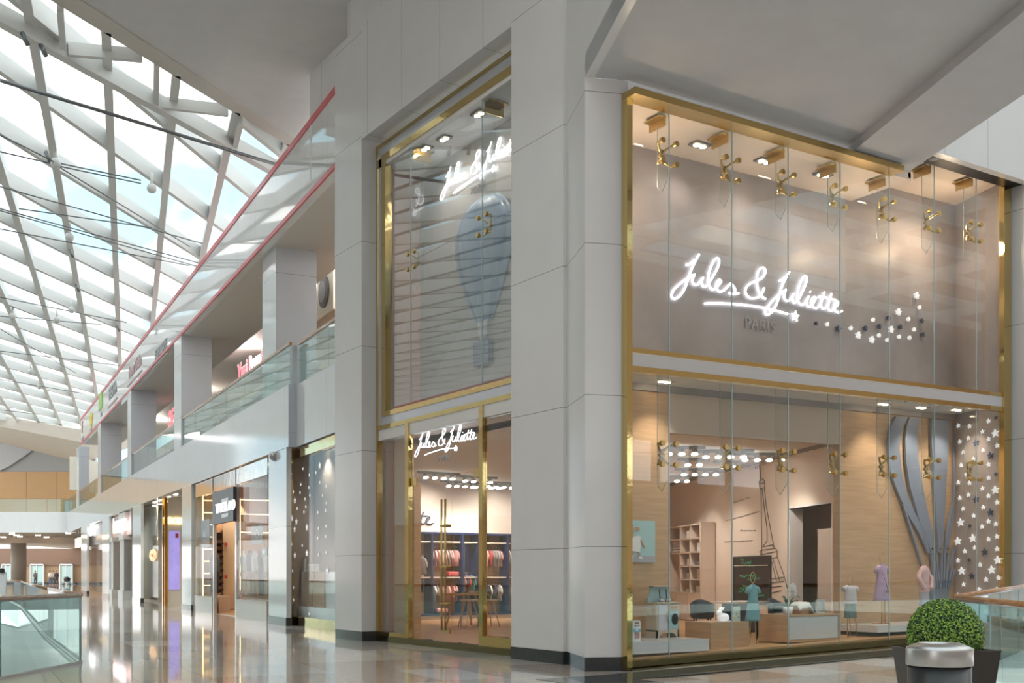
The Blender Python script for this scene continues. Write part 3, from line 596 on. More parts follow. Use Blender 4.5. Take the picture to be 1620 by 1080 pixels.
# ---------------------------------------------------- shop shell (u > 0, v > 0)
FD = .17                                                    # level of the display floor behind the big window
struct('floor_shop', MB().prism([(.6, 1.5), (17, 1.5), (17, 17.3), (5.0, 17.3), (1.55, 10.0), (.68, 8.45), (.6, 8.4)], -.05, .02), OFLOOR, 'oak plank floor of the shop', 'floor')
struct('floor_shop_2', MB().box((.25, 2.9, -.04), (.6, 8.4, .021)), OFLOOR, 'oak plank floor just inside the entrance', 'floor')
struct('floor_display', MB().box((.0, .08, .0), (9.5, 1.5, FD), k=K), OFLOOR, 'raised oak floor of the window display', 'floor')
struct('ceiling_shop', MB().prism([(.9, 1.55), (17, 1.55), (17, 17.3), (5.0, 17.3), (1.55, 10.0), (.68, 8.45), (.6, 8.4)], 4.2, 4.4), CEILW, 'white shop ceiling with recessed tracks', 'ceiling')
struct('ceiling_display', MB().box((0, .02, 4.50), (9.6, 1.45, 4.6), k=K), CEILW, 'white ceiling of the window display', 'ceiling')
struct('wall_shop_back', MB().box((4.9, 17.2, 0), (17, 17.5, 4.3)), PINKW, 'warm white back wall of the shop')
# wall that carries the tower drawing runs at an angle
cp = onz(1110, 985, .02)[:2]
WOFF = .46
wl0 = (cp[0] + .915 * WOFF, cp[1] - .403 * WOFF)
def WF(off=0.0): return ((wl0[0] - .915 * off, wl0[1] + .403 * off), WD, (.915, -.403))
def wt(px, py, off=0.0): t, z, p = onl(px, py, WF(off)[0], WD); return t, z
dt0 = wt(1318, 880)[0]; dt1 = wt(1250, 880)[0]; dzt = wt(1250, 805)[1]
ww = MB(WF()); ww.box((-9.6, 0, 0), (dt0, .3, 4.3)); ww.box((dt1, 0, 0), (8.5, .3, 4.3)); ww.box((dt0, 0, dzt), (dt1, .3, 4.3))
struct('wall_shop_right', ww, PINKW, 'warm white shop wall with a doorway and a tower drawing')
struct('wall_shop_passage', MB(WF()).box((dt0 - .5, 1.2, 0), (dt1 + 5.5, 1.4, 4.2)).box((dt0 - .6, .3, 0), (dt0 - .5, 1.3, 4.2)).box((dt1 + 5.4, .3, 0), (dt1 + 5.5, 1.3, 4.2)), mat('grey_beige_wall', (.52, .46, .41), .6), 'grey beige wall inside the shop doorway')
dfr = MB(WF()); dfr.box((dt1 - .03, -.03, 0), (dt1 + .06, .31, dzt + .06)); dfr.box((dt0 - .06, -.03, 0), (dt0 + .03, .31, dzt + .06)); dfr.box((dt0, -.03, dzt), (dt1, .31, dzt + .06))
r = root('door_1', 'open doorway with white frame in the right shop wall', 'door'); dfr.build('frame', BWHITE, r)
dd = MB(WF()); dd.box((wt(1306, 870)[0], .45, 0), (wt(1265, 870)[0], .5, wt(1265, 830)[1] - .1)); dd.build('door_leaf', mat('greige_door', (.50, .43, .38), .4), r)
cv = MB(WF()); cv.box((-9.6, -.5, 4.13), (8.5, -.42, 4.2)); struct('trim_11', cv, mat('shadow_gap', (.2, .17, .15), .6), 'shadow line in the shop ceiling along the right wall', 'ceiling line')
# display back wall with its wide opening
VB = 1.32
uo0 = onv(1058.5, 850, VB)[0]; uo1 = onv(1328, 850, VB)[0]; zo = onv(1058.5, 688, VB)[2]
bw = MB(); bw.box((.2, VB, 0), (uo0, VB + .14, 4.6), k=K); bw.box((uo1, VB, 0), (9.7, VB + .14, 4.6), k=K)
struct('wall_display', bw, OAK, 'oak veneered back wall of the window display')
struct('wall_display_header', MB().box((uo0, VB, zo), (uo1, VB + .14, 4.6), k=K), mat('header_beige', (.60, .50, .42), .5), 'beige header over the opening in the display wall')
struct('wall_star_panel', MB().plate([(9.2, .03, 4.55 + sl(9.2)), (9.68, VB, 4.55 + sl(9.2)), (9.68, VB, .1), (9.2, .03, .1)], (.3, 0, 0)), STARW, 'grey wallpapered end wall of the window display')
# plaster light box above
struct('wall_lightbox', MB().box((.95, 1.28, 4.35), (9.66, 1.45, 9.3), k=K), PLAST, 'grey plaster wall behind the upper shop window')
struct('wall_lightbox_side', MB().plate([(9.2, .0, 9.1), (9.66, 1.3, 9.1), (9.66, 1.3, 4.4), (9.2, .0, 4.4)], (.3, 0, 0)), PLAST, 'plaster end wall right of the upper shop window')
struct('ceiling_lightbox', MB().box((-.02, -.02, 8.27), (6.45, 1.4, 8.4), k=K), mat('lightbox_ceiling', (.78, .66, .56), .5), 'warm ceiling of the upper window box', 'ceiling')
struct('ceiling_lightbox_2', MB().box((6.3, -.02, 8.72), (9.7, 1.4, 8.85), k=K), MATS['lightbox_ceiling'], 'higher warm ceiling at the right of the upper window box', 'ceiling')
struct('ceiling_lightbox_3', MB().box((6.38, -.02, 8.3), (6.45, 1.4, 8.8), k=K), MATS['lightbox_ceiling'], 'step between the two warm ceilings', 'ceiling')
struct('floor_lightbox', MB().box((.0, .02, 4.46), (9.6, 1.3, 4.50), k=K), CEILW, 'white floor of the upper window box', 'floor')
# A side box
struct('wall_entrance_box', MB().box((1.1, 1.45, 4.5), (1.25, 8.45, 10.2)), mat('pale_plaster', (.46, .44, .42), .4, noise=.06, nscale=1.4), 'pale plaster wall behind the window over the entrance')
struct('wall_entrance_side', MB().box((.35, 8.27, 4.5), (1.25, 8.45, 10.2)).box((.35, 8.27, 0), (.70, 8.45, 4.2)), mat('tan_side_wall', (.62, .42, .33), .4), 'tan side wall left inside the entrance window')
struct('ceiling_entrance_box', MB().box((.2, 1.45, 9.92), (1.25, 8.45, 10.1)), CEILW, 'white ceiling of the window over the entrance', 'ceiling')
struct('ceiling_entrance', MB().box((.2, 1.45, 4.2), (1.25, 8.45, 4.5)), CEILW, 'white ceiling inside the entrance doors', 'ceiling')
struct('wall_entrance_inner', MB().prism([(.68, 8.46), (1.55, 10.0), (5.0, 17.4), (4.9, 17.4), (1.48, 10.05), (.6, 8.5)], 0, 4.3), PINKW, 'inner wall beyond the entrance')
struct('wall_corner_core', MB().box((.45, 1.43, 0), (.95, 1.53, 10.2)), PLAST, 'inner corner of the shop behind the pier')
post0 = onz(661, 1016, .02); struct('wall_entrance_post', MB().box((.46, 7.36, 0), (.62, 7.48, 3.25)), OAKV, 'oak post just inside the entrance door')
struct('wall_entrance_panel', MB().box((.46, 7.48, 0), (.52, 8.27, 4.2)), mat('tan_panel', (.60, .40, .26), .35), 'tan panel behind the left side light of the entrance')

# ---------------------------------------------------- brass frames and glass of the big window
gf = root('window_2', 'brass framed glass wall of the shop, upper and lower window', 'window')
m = MB(); m.box((-.10, -.08, .02), (.0, .04, 8.26)); m.build('jamb', GOLD, gf)
m = MB(); m.box((9.2, -.08, .15), (9.42, .03, 8.92)); m.build('jamb', GOLD, gf)
m = MB(); m.box((-.10, -.26, 8.26), (5.95, .04, 8.36), k=K); m.build('top_rail', GOLDM, gf)
m = MB(); m.box((5.95, -.05, 8.70), (9.3, .04, 8.76), k=K); m.build('top_rail', GOLDM, gf)
m = MB(); m.box((-.0, -.07, .0), (9.3, .05, .15), k=K); m.build('bottom_rail', mat('dark_brass', (.26, .21, .12), .06, 1.0, bump=.1, nscale=1.5), gf)
m = MB(); m.box((-.0, -.05, 4.614), (9.3, .06, 4.686), k=K); m.build('transom_upper_strip', GOLD, gf)
m = MB(); m.box((-.0, -.04, 4.42), (9.3, .07, 4.614), k=K); m.build('transom_band', SILV, gf)
m = MB(); m.box((-.0, -.06, 4.336), (9.3, .08, 4.42), k=K); m.build('transom_lower_strip', GOLD, gf)
ju = [0, .773, 2.069, 3.33, 4.59, 5.879, 7.147, 8.421, 9.22]
for i in range(8):
    a, b = ju[i] + .006, ju[i + 1] - .006
    top = 8.24 if i < 5 else 8.69
    for z0, z1 in ((.15, 3.17), (3.18, 4.336), (4.686, 7.66), (7.67, top)):
        m = MB(); m.box((a, -.006, z0), (b, .006, z1), k=K); m.build('glass_pane', GLS, gf)
    if i:
        u = ju[i]
        m = MB(); m.box((u - .008, -.007, .15), (u + .008, .007, 4.336), k=K); m.box((u - .008, -.007, 4.686), (u + .008, .007, top), k=K); m.build('joint', GEDGE, gf)
# fins, brackets and four armed fittings
def spider(mbp, c, parent, ax='B', s=1.0):
    e = (1, 0, 0) if ax == 'B' else (0, -1, 0); n = (0, 1, 0) if ax == 'B' else (1, 0, 0)
    P = lambda x, y, z: (c[0] + e[0] * x * s + n[0] * y, c[1] + e[1] * x * s + n[1] * y, c[2] + z * s)
    r = MB(); r.tube([P(0, .17, -.09), P(0, .17, .09)], .028, 10); r.tube([P(-.045, .17, 0), P(.045, .17, 0)], .028, 8)
    for i in (-1, 1):
        for j in (-1, 1):
            r.tube([P(0, .17, .04 * j), P(.07 * i, .15, .10 * j), P(.135 * i, .10, .155 * j), P(.135 * i, .03, .155 * j)], [.022, .02, .018, .02], 8)
    r.build('arms', GOLDM, parent)
    for i in (-1, 1):
        for j in (-1, 1):
            d_ = MB(); d_.tube([P(.135 * i, -.03, .155 * j), P(.135 * i, .02, .155 * j)], .043 * s, 14, smooth=False); d_.build('cap', GOLDM, parent)
lab_u = ['above the first letter of the sign', 'at the second joint of the upper window', 'at the third joint of the upper window', 'at the fourth joint of the upper window', 'at the fifth joint, by the grey beam', 'at the sixth joint of the upper window', 'nearest the right jamb of the upper window']
for i in range(1, 8):
    u = ju[i]
    for up in (1, 0):
        zt_ = ((8.24 if i < 5.5 else 8.69) if up else 4.49) + sl(u); zs = (7.665 if up else 3.175) + sl(u)
        lb = ('brass four armed glass fitting with fin, ' + lab_u[i - 1]) if up else ('brass four armed fitting, lower window, %s joint from the left' % ['first', 'second', 'third', 'fourth', 'fifth', 'sixth', 'seventh'][i - 1])
        t_ = thing('glass_fitting', lb, 'glass fitting', group=None)
        spider(None, (u, 0, zs), t_)
        zb = zs - .55
        m = MB(); m.plate([(u - .006, .03, zt_), (u - .006, .26, zt_), (u - .006, .26, zb + .12), (u - .006, .16, zb), (u - .006, .03, zb + .18)], (.012, 0, 0)); m.build('glass_fin', GLS, t_)
        m = MB(); m.tube([(u, .26, zt_ - .05), (u, .26, zb + .12), (u, .16, zb), (u, .03, zb + .18)], .005, 5); m.build('fin_edge', GEDGE, t_)
        if up:
            m = MB(); m.box((u - .13, .08, zt_ - .03), (u + .02, .42, zt_ - .01)); m.box((u - .03, .06, zt_ - .15), (u - .01, .42, zt_)); m.build('bracket', GOLDM, t_)

# ---------------------------------------------------- entrance window and doors
UG = .24
ef = root('window_3', 'tall brass framed window over the shop entrance', 'window')
def frameA(v0, v1, z0, z1, w, u0, u1, m, nm):
    q = MB(); q.box((u0, v1 - w, z0), (u1, v1, z1)); q.box((u0, v0, z1 - w), (u1, v1 - w, z1)); q.box((u0, v0, z0), (u1, v1 - w, z0 + w)); return q.build(nm, m, ef)
ztp = 10.40
q = MB(); q.box((.18, 8.46, .02), (.32, 8.53, ztp)); q.box((.18, 2.0, ztp - .07), (.32, 8.46, ztp)); q.build('outer_trim', GOLD, ef)
q = MB(); q.box((.2, 8.27, 4.68), (.34, 8.46, ztp - .26)); q.box((.2, 2.0, ztp - .26), (.34, 8.46, ztp - .07)); q.box((.2, 2.0, 4.51), (.34, 8.46, 4.68)); q.build('silver_band', SILV, ef)
q = MB(); q.box((.18, 8.10, 4.78), (.34, 8.27, ztp - .26)); q.box((.18, 2.0, ztp - .40), (.34, 8.10, ztp - .26)); q.box((.18, 2.0, 4.68), (.34, 8.27, 4.78)); q.build('inner_trim', GOLD, ef)
q = MB(); q.box((.185, 2.0, 4.42), (.34, 8.46, 4.51)); q.build('transom_strip', GOLD, ef)
va = onu(650.5, 700, UG)[1]; va2 = onu(645, 700, UG)[1]; vb = onu(762, 700, UG)[1]; vb2 = onu(768, 700, UG)[1]
jA = [8.10, onu(650, 400, UG)[1], onu(763, 400, UG)[1], 2.0]
for i in range(3):
    for z0, z1 in ((4.78, 7.66), (7.67, 10.0)):
        MB().box((UG - .006, jA[i + 1] + .006, z0), (UG + .006, jA[i] - .006, z1)).build('glass_pane', GLSA, ef)
    if i: MB().box((UG - .007, jA[i] - .008, 4.78), (UG + .007, jA[i] + .008, 10.0)).build('joint', GEDGE, ef)
for i, lb in ((1, 'brass fitting and bracket of the entrance window, far joint'), (2, 'brass four armed fitting over the blue balloon in the entrance window')):
    t_ = thing('glass_fitting', lb, 'glass fitting')
    spider(None, (UG, jA[i], 7.68 if i == 2 else 7.68), t_, 'A')
    MB().plate([(UG + .03, jA[i], 9.9), (UG + .3, jA[i], 9.9), (UG + .3, jA[i], 7.3), (UG + .15, jA[i], 7.1), (UG + .03, jA[i], 7.3)], (0, .012, 0)).build('glass_fin', GLSA, t_)
    q = MB(); q.box((UG + .05, jA[i] - .18, 9.88), (UG + .45, jA[i] + .02, 9.91)); q.box((UG + .05, jA[i] - .02, 9.70), (UG + .45, jA[i], 9.91)); q.build('bracket', GOLD, t_)
ed = root('door_2', 'brass framed glass entrance with double doors', 'door')
MB().box((.175, va, .12), (.27, va2, 4.42)).build('mullion', GOLD, ed)
MB().box((.175, vb2, .12), (.27, vb, 4.42)).build('mullion', GOLD, ed)
MB().box((.175, 2.0, .12), (.30, vb2, .30)).build('bottom_rail', GOLD, ed)
MB().box((.16, 2.0, .0), (.36, 8.46, .12)).build('threshold', mat('dark_brass_plinth', (.22, .19, .11), .08, 1.0), ed)
MB().box((.175, va2, .12), (.30, 8.46, .20)).build('bottom_rail', GOLD, ed)
MB().box((UG - .006, va2, .2), (UG + .006, 8.46, 4.42)).build('side_light', GLSA, ed)
MB().box((UG - .006, 2.0, .32), (UG + .006, vb2, 4.42)).build('side_light', GLSA, ed)
zd = onu(652, 761, UG)[2]
MB().box((UG - .006, vb, zd + .02), (UG + .006, va, 4.42)).build('transom_pane', GLSA, ed)
vm = onu(706.5, 800, UG)[1]
for a, b, s_ in ((vm + .006, va - .02, 1), (vb + .02, vm - .006, -1)):
    lf_ = MB().box((UG - .006, a, .03), (UG + .006, b, zd)).build('door_leaf', GLSA, ed)
    hv_ = vm + .07 * s_; h0 = onu(703, 996, UG)[2]; h1 = onu(703, 790, UG)[2]
    hh = MB(); hh.tube([(UG - .07, hv_, h0), (UG - .07, hv_, h1)], .02, 10)
    for zz in (h0 + .5, h0 + 1.2, h1 - .5): hh.tube([(UG - .09, hv_, zz), (UG + .05, hv_, zz)], .026, 10)
    hh.build('pull_handle', GOLDM, lf_)
    MB().box((UG - .02, (a if s_ < 0 else b - .22), zd - .1), (UG + .02, (a + .22 if s_ < 0 else b), zd + .06)).build('hinge_patch', GOLDM, lf_)
    MB().box((UG - .02, (a if s_ < 0 else b - .2), .02), (UG + .02, (a + .2 if s_ < 0 else b), .1)).build('floor_patch', GOLDM, lf_)
MB().box((UG - .02, vm - .14, .28), (UG + .02, vm + .1, .36)).build('lock_plate', GOLDM, ed)

# ---------------------------------------------------- the lit name sign, traced once and used three times
Lz = [  # strokes, picture points x 5.4 from (1050, 390)
 [(303,65),(280,105),(250,165),(225,225),(205,285),(185,345),(155,400),(115,438),(80,442),(68,415),(85,370),(130,325),(180,285),(225,258),(265,238)],
 [(193,155),(222,150),(243,130),(255,112)],
 [(265,238),(250,268),(247,300),(265,325),(290,322),(318,290),(337,262),(326,300),(338,338),(365,335),(392,300),(430,240),(465,170),(474,120),(460,98),(435,112),(405,170),(383,240),(380,300),(395,345),(420,368),(450,350),(478,318),(490,298),(480,284),(462,293),(450,330),(457,365),(480,382),(515,372),(545,340),(572,316),(592,335),(612,370),(600,400),(572,402),(556,390)],
 [(572,402),(605,405),(642,397)],
 [(870,447),(838,425),(812,385),(800,335),(797,280),(805,220),(825,187),(850,180),(868,200),(862,240),(830,275),(780,295),(730,322),(700,362),(703,405),(735,435),(775,440),(820,425),(845,390),(858,352)],
 [(1073,215),(1045,265),(1020,315),(1000,370),(985,430),(963,495),(930,550),(895,580),(872,576),(870,545),(900,500),(950,440),(1000,400),(1045,368)],
 [(988,290),(1012,285),(1032,262)],
 [(1045,368),(1030,402),(1030,438),(1050,463),(1075,458),(1098,428),(1112,398),(1100,440),(1112,478),(1135,470),(1160,435),(1188,380),(1215,315),(1223,270),(1211,252),(1190,265),(1160,330),(1143,400),(1146,455),(1166,490),(1192,495),(1215,470),(1238,425),(1222,465),(1224,500),(1245,515),(1270,495),(1293,460),(1299,437),(1283,430),(1265,455),(1263,495),(1282,520),(1310,524),(1335,495),(1358,440),(1374,388),(1352,455),(1345,505),(1363,530),(1388,518),(1412,470),(1434,400),(1412,475),(1405,525),(1425,548),(1452,535),(1480,505),(1494,480),(1482,467),(1464,488),(1456,522),(1470,552),(1498,560),(1525,548)],
 [(1322,430),(1370,430),(1420,445),(1470,455)],
 [(1251,384),(1253,386)]]
Lu = [(352,486),(450,483),(580,489),(700,499),(850,521),(960,547),(1064,577)]
VS = 1.25
def lp(q):
    u, v, z = onv(1050 + q[0] / 5.4, 390 + q[1] / 5.4, VS); return (u, z - K * u)
l0 = lp((68, 440))
def norm(q): a = lp(q); return (a[0] - l0[0], a[1] - l0[1])
strokes = [[norm(q) for q in s] for s in Lz]; under = [norm(q) for q in Lu]; starc = norm((1118, 596)); parc = norm((828, 672))
def logo(nm, lab, O, ex, scale, letm, parent, r=.0185, starm=None, subt=LETG, slope=0.0, only=None, depth=.05, halo=True):
    """O world origin, ex unit vector of reading direction, upright"""
    ex = Vector(ex); nr = Vector((-ex.y, ex.x, 0)) * -1.0
    P = lambda q, d=0.0: tuple(Vector(O) + ex * (q[0] * scale) + Vector((0, 0, q[1] * scale + slope * q[0] * scale)) + nr * d)
    words_ = {'name_jules': strokes[0:4], 'ampersand': strokes[4:5], 'name_juliette': strokes[5:]}
    for k_, ss in words_.items():
        if only and k_ != only: continue
        m = MB()
        for s in ss: m.tube([P(p) for p in smooth_path(s, 3)], r * scale, 8)
        m.build(k_, letm, parent)
    if only: return
    MB().tube([P(p) for p in smooth_path(under, 4)], r * scale * 1.05, 8).build('underline', letm, parent)
    MB().plate([P((starc[0] + a, starc[1] + b)) for a, b in star_pts(.10, .1)], tuple(nr * .03)).build('star', starm or letm, parent)
    o = text('word_paris', 'PARIS', .27 * scale, subt, P(parc, -.01), math.atan2(ex.y, ex.x), parent, .008, spacing=1.15); return
sg = thing('name_sign', 'large lit white script sign on the grey plaster wall of the upper window', 'sign')
logo('B', '', (l0[0], VS, l0[1] + K * l0[0]), (1, 0, 0), 1.0, LIT, sg, slope=K)
pA = onu(696.6, 317, 1.06); sgA = thing('name_sign', 'lit white script sign over the blue balloon in the entrance window', 'sign')
pB = onu(782, 266, 1.06); sc_ = abs(pB[1] - pA[1]) / starc[0]
logo('A', '', (1.06, pA[1], pA[2]), (0, -1, 0), sc_, LIT, sgA)
pA = onu(656.3, 722.6, .36); pB = onu(722, 709.6, .36); sc2 = abs(pB[1] - pA[1]) / starc[0]
sgD = thing('name_sign', 'small white script sign hanging inside over the glass doors', 'sign')
logo('D', '', (.36, pA[1], pA[2]), (0, -1, 0), sc2, LIT, sgD)
pe = onv(687, 827, 17.1); sgI = thing('wall_lettering', 'navy blue script lettering on the back wall above the clothes racks', 'lettering')
ws = 1.15; logo('I', '', (pe[0] - norm((1525, 548))[0] * ws, 17.15, pe[2] - norm((1525, 548))[1] * ws), (1, 0, 0), ws, mat('navy_lettering', (.02, .03, .10), .4), sgI, only='name_juliette')
# stars rising from the sign
WST = [(693,692,50),(858,745,50),(1093,622,50),(1183,408,50),(1405,208,50),(313,558,29),(600,605,29),(873,502,29),(945,692,29),(1045,750,27),(1190,710,29),(1318,722,29),(1303,495,29),(1373,622,29),(1440,352,29)]
NST = [(178,548,25),(452,612,48),(778,608,36),(948,585,36),(1060,480,36),(1205,590,36),(1468,515,36),(1480,685,36)]
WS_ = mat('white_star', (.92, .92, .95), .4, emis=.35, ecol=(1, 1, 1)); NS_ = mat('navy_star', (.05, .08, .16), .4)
st = thing('star_trail', 'trail of raised white and navy stars rising right of the lit sign', 'wall stars')
for L_, m_, nm in ((WST, WS_, 'white_star'), (NST, NS_, 'navy_star')):
    for x, y, r in L_:
        u, v, z = onv(1270 + x / 7.714, 440 + y / 7.714, 1.2); rr = r / 7.714 / 92 * 1.0
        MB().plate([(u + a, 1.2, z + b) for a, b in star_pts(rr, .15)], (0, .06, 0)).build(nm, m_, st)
# balloon in the entrance window
bl = thing('balloon_display', 'blue hot air balloon relief on the pale wall over the entrance', 'balloon decoration')
yc, zc = onu(765, 370, 1.05)[1:]; Rb = abs(onu(722, 370, 1.05)[1] - yc) ; zb_ = onu(765, 540, 1.05)[2]; ztop = onu(765, 308, 1.05)[2]
def hwid(f):                                                 # half width along the height, f 0 top .. 1 bottom
    return math.sqrt(max(0, 1 - (1 - f / .30) ** 2)) if f < .30 else max(.16, 1 - ((f - .30) / .62) ** 1.5 * .84)
NR = 22
for g_ in range(7):
    a0 = -PI / 2 + PI * g_ / 7; a1 = a0 + PI / 7; vs = []; fs = []
    for i in range(NR + 1):
        f = i / NR * .86; w = hwid(f) * Rb; z = ztop + (zb_ - ztop) * f
        for j in range(5):
            a = a0 + (a1 - a0) * j / 4; bulge = 1 + .05 * math.sin(PI * j / 4)
            vs.append((1.10 - math.cos(a) * w * .26 * bulge - .01, yc - math.sin(a) * w * bulge, z))
    for i in range(NR):
        for j in range(4): k_ = i * 5 + j; fs.append((k_, k_ + 1, k_ + 6, k_ + 5))
    mb = MB(); mb.add(vs, fs, True); mb.build('gore', mat('balloon_blue', (.20, .30, .44), .3) if g_ % 2 else mat('balloon_blue_grey', (.27, .36, .48), .3), bl, recalc=True)
mb = MB()
for i in range(7):
    y_ = yc + (i - 3) / 3 * .16 * Rb; mb.tube([(1.03, y_, ztop + (zb_ - ztop) * .86), (1.04, yc + (i - 3) / 3 * .07 * Rb * 1.3, zb_)], .012, 6)
mb.build('rope', mat('white_rope', (.8, .82, .85), .4), bl)
MB().box((.98, yc - .28, zb_ - .45), (1.09, yc + .28, zb_)).build('basket', BLUEG, bl)

# flat balloon cut-out in the lower display
cb = thing('balloon_cutout', 'blue grey cut-out of a hot air balloon on the oak display wall', 'balloon decoration')
def strip(pts, nm='panel', m=BLUEG):
    q = [onv(1370 + x / 3.374, 640 + y / 3.374, VB - .06) for x, y in pts]; return MB().plate([(p[0], VB - .07, p[2]) for p in q], (0, .05, 0)).build(nm, m, cb)
strip([(160,62),(222,66),(190,130),(178,230),(190,360),(215,470),(262,580),(318,690),(340,790),(330,790),(285,690),(225,590),(170,470),(130,360),(118,230),(132,120)])
strip([(232,66),(285,70),(272,170),(280,300),(302,440),(335,600),(362,720),(362,790),(345,790),(318,700),(275,600),(262,540),(232,430),(212,300),(208,180),(218,110)])
strip([(348,75),(442,84),(442,200),(432,340),(420,560),(405,790),(388,790),(372,560),(358,340),(348,200)])
strip([(470,95),(474,520),(466,620),(452,700),(436,790),(424,790),(432,680),(452,580),(468,520)])
for (x0, y0, x1, y1) in ((198,530,300,860),(265,530,330,790),(348,790,370,980),(360,790,382,980),(372,790,395,980),(405,790,400,980),(420,790,412,980),(440,790,424,980),(474,760,436,980),(474,880,442,980)):
    a = onv(1370 + x0 / 3.374, 640 + y0 / 3.374, VB - .06); b = onv(1370 + x1 / 3.374, 640 + y1 / 3.374, VB - .06)
    MB().bar((a[0], VB - .05, a[2]), (b[0], VB - .05, b[2]), .05, .045).build('rope', BLUEG, cb)
strip([(345,985),(442,980),(436,1080),(350,1085)], 'basket')
for x in (355, 397, 438):
    p = onv(1370 + x / 3.374, 640 + 767 / 3.374, VB - .08); MB().tube([(p[0], VB - .09, p[2]), (p[0], VB - .06, p[2])], .018, 10).build('bolt', BLK, cb)
# wall stars at the right end of the display
sp_ = thing('wall_star_set', 'scattered white and navy stars on the grey end wall of the display', 'wall stars')
BW_ = [(687,152),(687,455),(502,629),(487,728),(567,713),(508,886),(668,881),(700,829)]
SW_ = [(490,112),(550,115),(652,87),(619,144),(651,184),(544,178),(498,197),(697,218),(623,243),(516,254),(572,290),(505,322),(651,320),(532,371),(652,390),(490,415),(550,418),(619,447),(651,487),(544,481),(498,498),(697,521),(623,547),(516,555),(572,592),(651,623),(690,637),(617,650),(696,703),(651,718),(697,770),(525,781),(578,763),(488,831),(606,853),(704,923),(638,933),(518,959),(601,986),(696,984),(488,1016),(602,1072),(640,1105),(520,1110)]
BN_ = [(585,203),(661,271),(585,505),(661,575),(630,785),(562,914)]; SN_ = [(690,69),(553,342),(690,371),(552,646),(548,829)]
SD = (.48 / math.hypot(.48, VB - .03), (VB - .03) / math.hypot(.48, VB - .03))
for L_, m_, nm, r in ((BW_, WS_, 'white_star', .088), (SW_, WS_, 'white_star', .05), (BN_, NS_, 'navy_star', .075), (SN_, NS_, 'navy_star', .042)):
    for x, y in L_:
        t, z, p = onl(1370 + x / 3.374, 640 + y / 3.374, (9.17, .03), SD); 
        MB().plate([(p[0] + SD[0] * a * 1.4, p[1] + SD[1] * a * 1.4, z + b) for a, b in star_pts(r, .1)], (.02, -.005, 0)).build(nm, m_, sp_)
# ---------------------------------------------------- lamps
def twin_light(lab, loc, rz, group, s=1.0, lamps=2):
    t = thing('recessed_spotlight', lab, 'light', loc, rz, group)
    MB().box((-.16 * s, -.1 * s, -.03), (.16 * s, .1 * s, -.005)).build('housing', FIXT, t)
    for k in range(lamps): MB().tube([((k - (lamps - 1) / 2) * .13 * s, 0, -.045), ((k - (lamps - 1) / 2) * .13 * s, 0, -.031)], .052 * s, 14, smooth=False).build('lamp', BULB, t)
    return t
for i, (x, y) in enumerate(((1107, 228), (1209, 256), (1302, 280))):
    u, v, _ = onz(x, y, 8.3); lb = ('left', 'middle', 'right')[i]
    twin_light('%s twin spotlight in the warm ceiling of the upper shop window' % lb, (u, v, 8.265 + sl(u)), 0, 'spotlights of the upper window')
    spot_light('window_spot', (u, v, 8.18 + sl(u)), (u, 1.3, 5.0), 42, 125, (1, .86, .74), blend=1.0)
for u, v, tz in ((.5, .5, 6.5), (8.4, .6, 6.0), (7.5, .5, 8.0)): spot_light('window_spot', (u, v, 8.15 if u < 6 else 8.68), (u, 1.3, tz - 1.5), 60, 125, (1, .70, .45), blend=1.0)
for u_, z_, w_ in ((.7, 7.3, 22), (3.4, 7.4, 8), (5.9, 7.4, 20), (8.4, 7.9, 26)): point_light('window_fill', (u_, .55, z_), w_, (1, .74, .5), .12)  # fill lights without fittings, added to brighten the box ceiling
for i, (x, y) in enumerate(((703, 219), (758, 180), (652, 229))):
    u, v, _ = onz(x, y, 9.9)
    twin_light('%s twin spotlight in the ceiling of the entrance window' % ('middle', 'near', 'far')[i], (max(u, .45), v, 9.915), PI / 2, 'spotlights of the entrance window')
    spot_light('window_spot', (max(u, .45), v, 9.84), (1.1, v, 7.0), 40, 125, (1, .9, .8), blend=1.0)
for i, (x, y) in enumerate(((1397, 647), (1457, 654), (1513, 659), (1027, 608))):
    u, v, _ = onz(x, y, 4.5)
    twin_light('%s twin spotlight in the ceiling of the lower window display' % ('left of the balloon', 'middle balloon', 'right balloon', 'leftmost')[i], (u, min(v, 1.0), 4.49 + sl(u)), 0, 'spotlights of the lower window display')
    spot_light('display_spot', (u, .7, 4.42 + sl(u)), (u, 1.2, 1.2), 75, 95)
for u in (2.6, 4.2, 5.4): spot_light('display_spot', (u, .75, 4.5), (u, .8, 0), 60, 80)
def track(lab, loc, rz, n=4, sp=.28):
    t = thing('track_spotlight', lab, 'light', loc, rz, 'track spotlights in the shop ceiling')
    MB().box((-n * sp / 2 - .1, -.05, -.06), (n * sp / 2 + .1, .05, -.0)).build('housing', FIXT, t)
    for k in range(n):
        x = (k - (n - 1) / 2) * sp; MB().tube([(x, 0, -.07), (x, -.03, -.16)], .06, 12).build('head', FIXT, t); MB().tube([(x, -.03, -.161), (x, -.035, -.18)], .075, 12, smooth=False).build('lamp', BULBW, t)
    return t
for i, (x, y) in enumerate(((1068, 709), (1097, 727), (1146, 714), (1207, 719), (1107, 743), (1063, 754), (1153, 731), (694, 749), (755, 755), (705, 766), (790, 764), (748, 768))):
    u, v, _ = onz(x, y, 4.15); px_ = ['front left', 'short one behind the front left', 'front middle', 'front right', 'long one near the right wall', 'rear left', 'short one behind the middle', 'seen left through the door', 'seen right through the door', 'rear left seen through the door', 'rear right seen through the door', 'rearmost seen through the door'][i]
    if v > 15.9: v = 15.9
    track('row of ceiling spotlights in the shop, ' + px_, (u, v, 4.19), -.59 if x > 1000 else .0, 4 if i not in (1, 6) else 2)
    if i in (0, 3, 4, 5, 8, 9, 11): spot_light('shop_spot', (u, v, 3.95), (u + .3, v + .6, 0), 120, 130, (1, .88, .74))
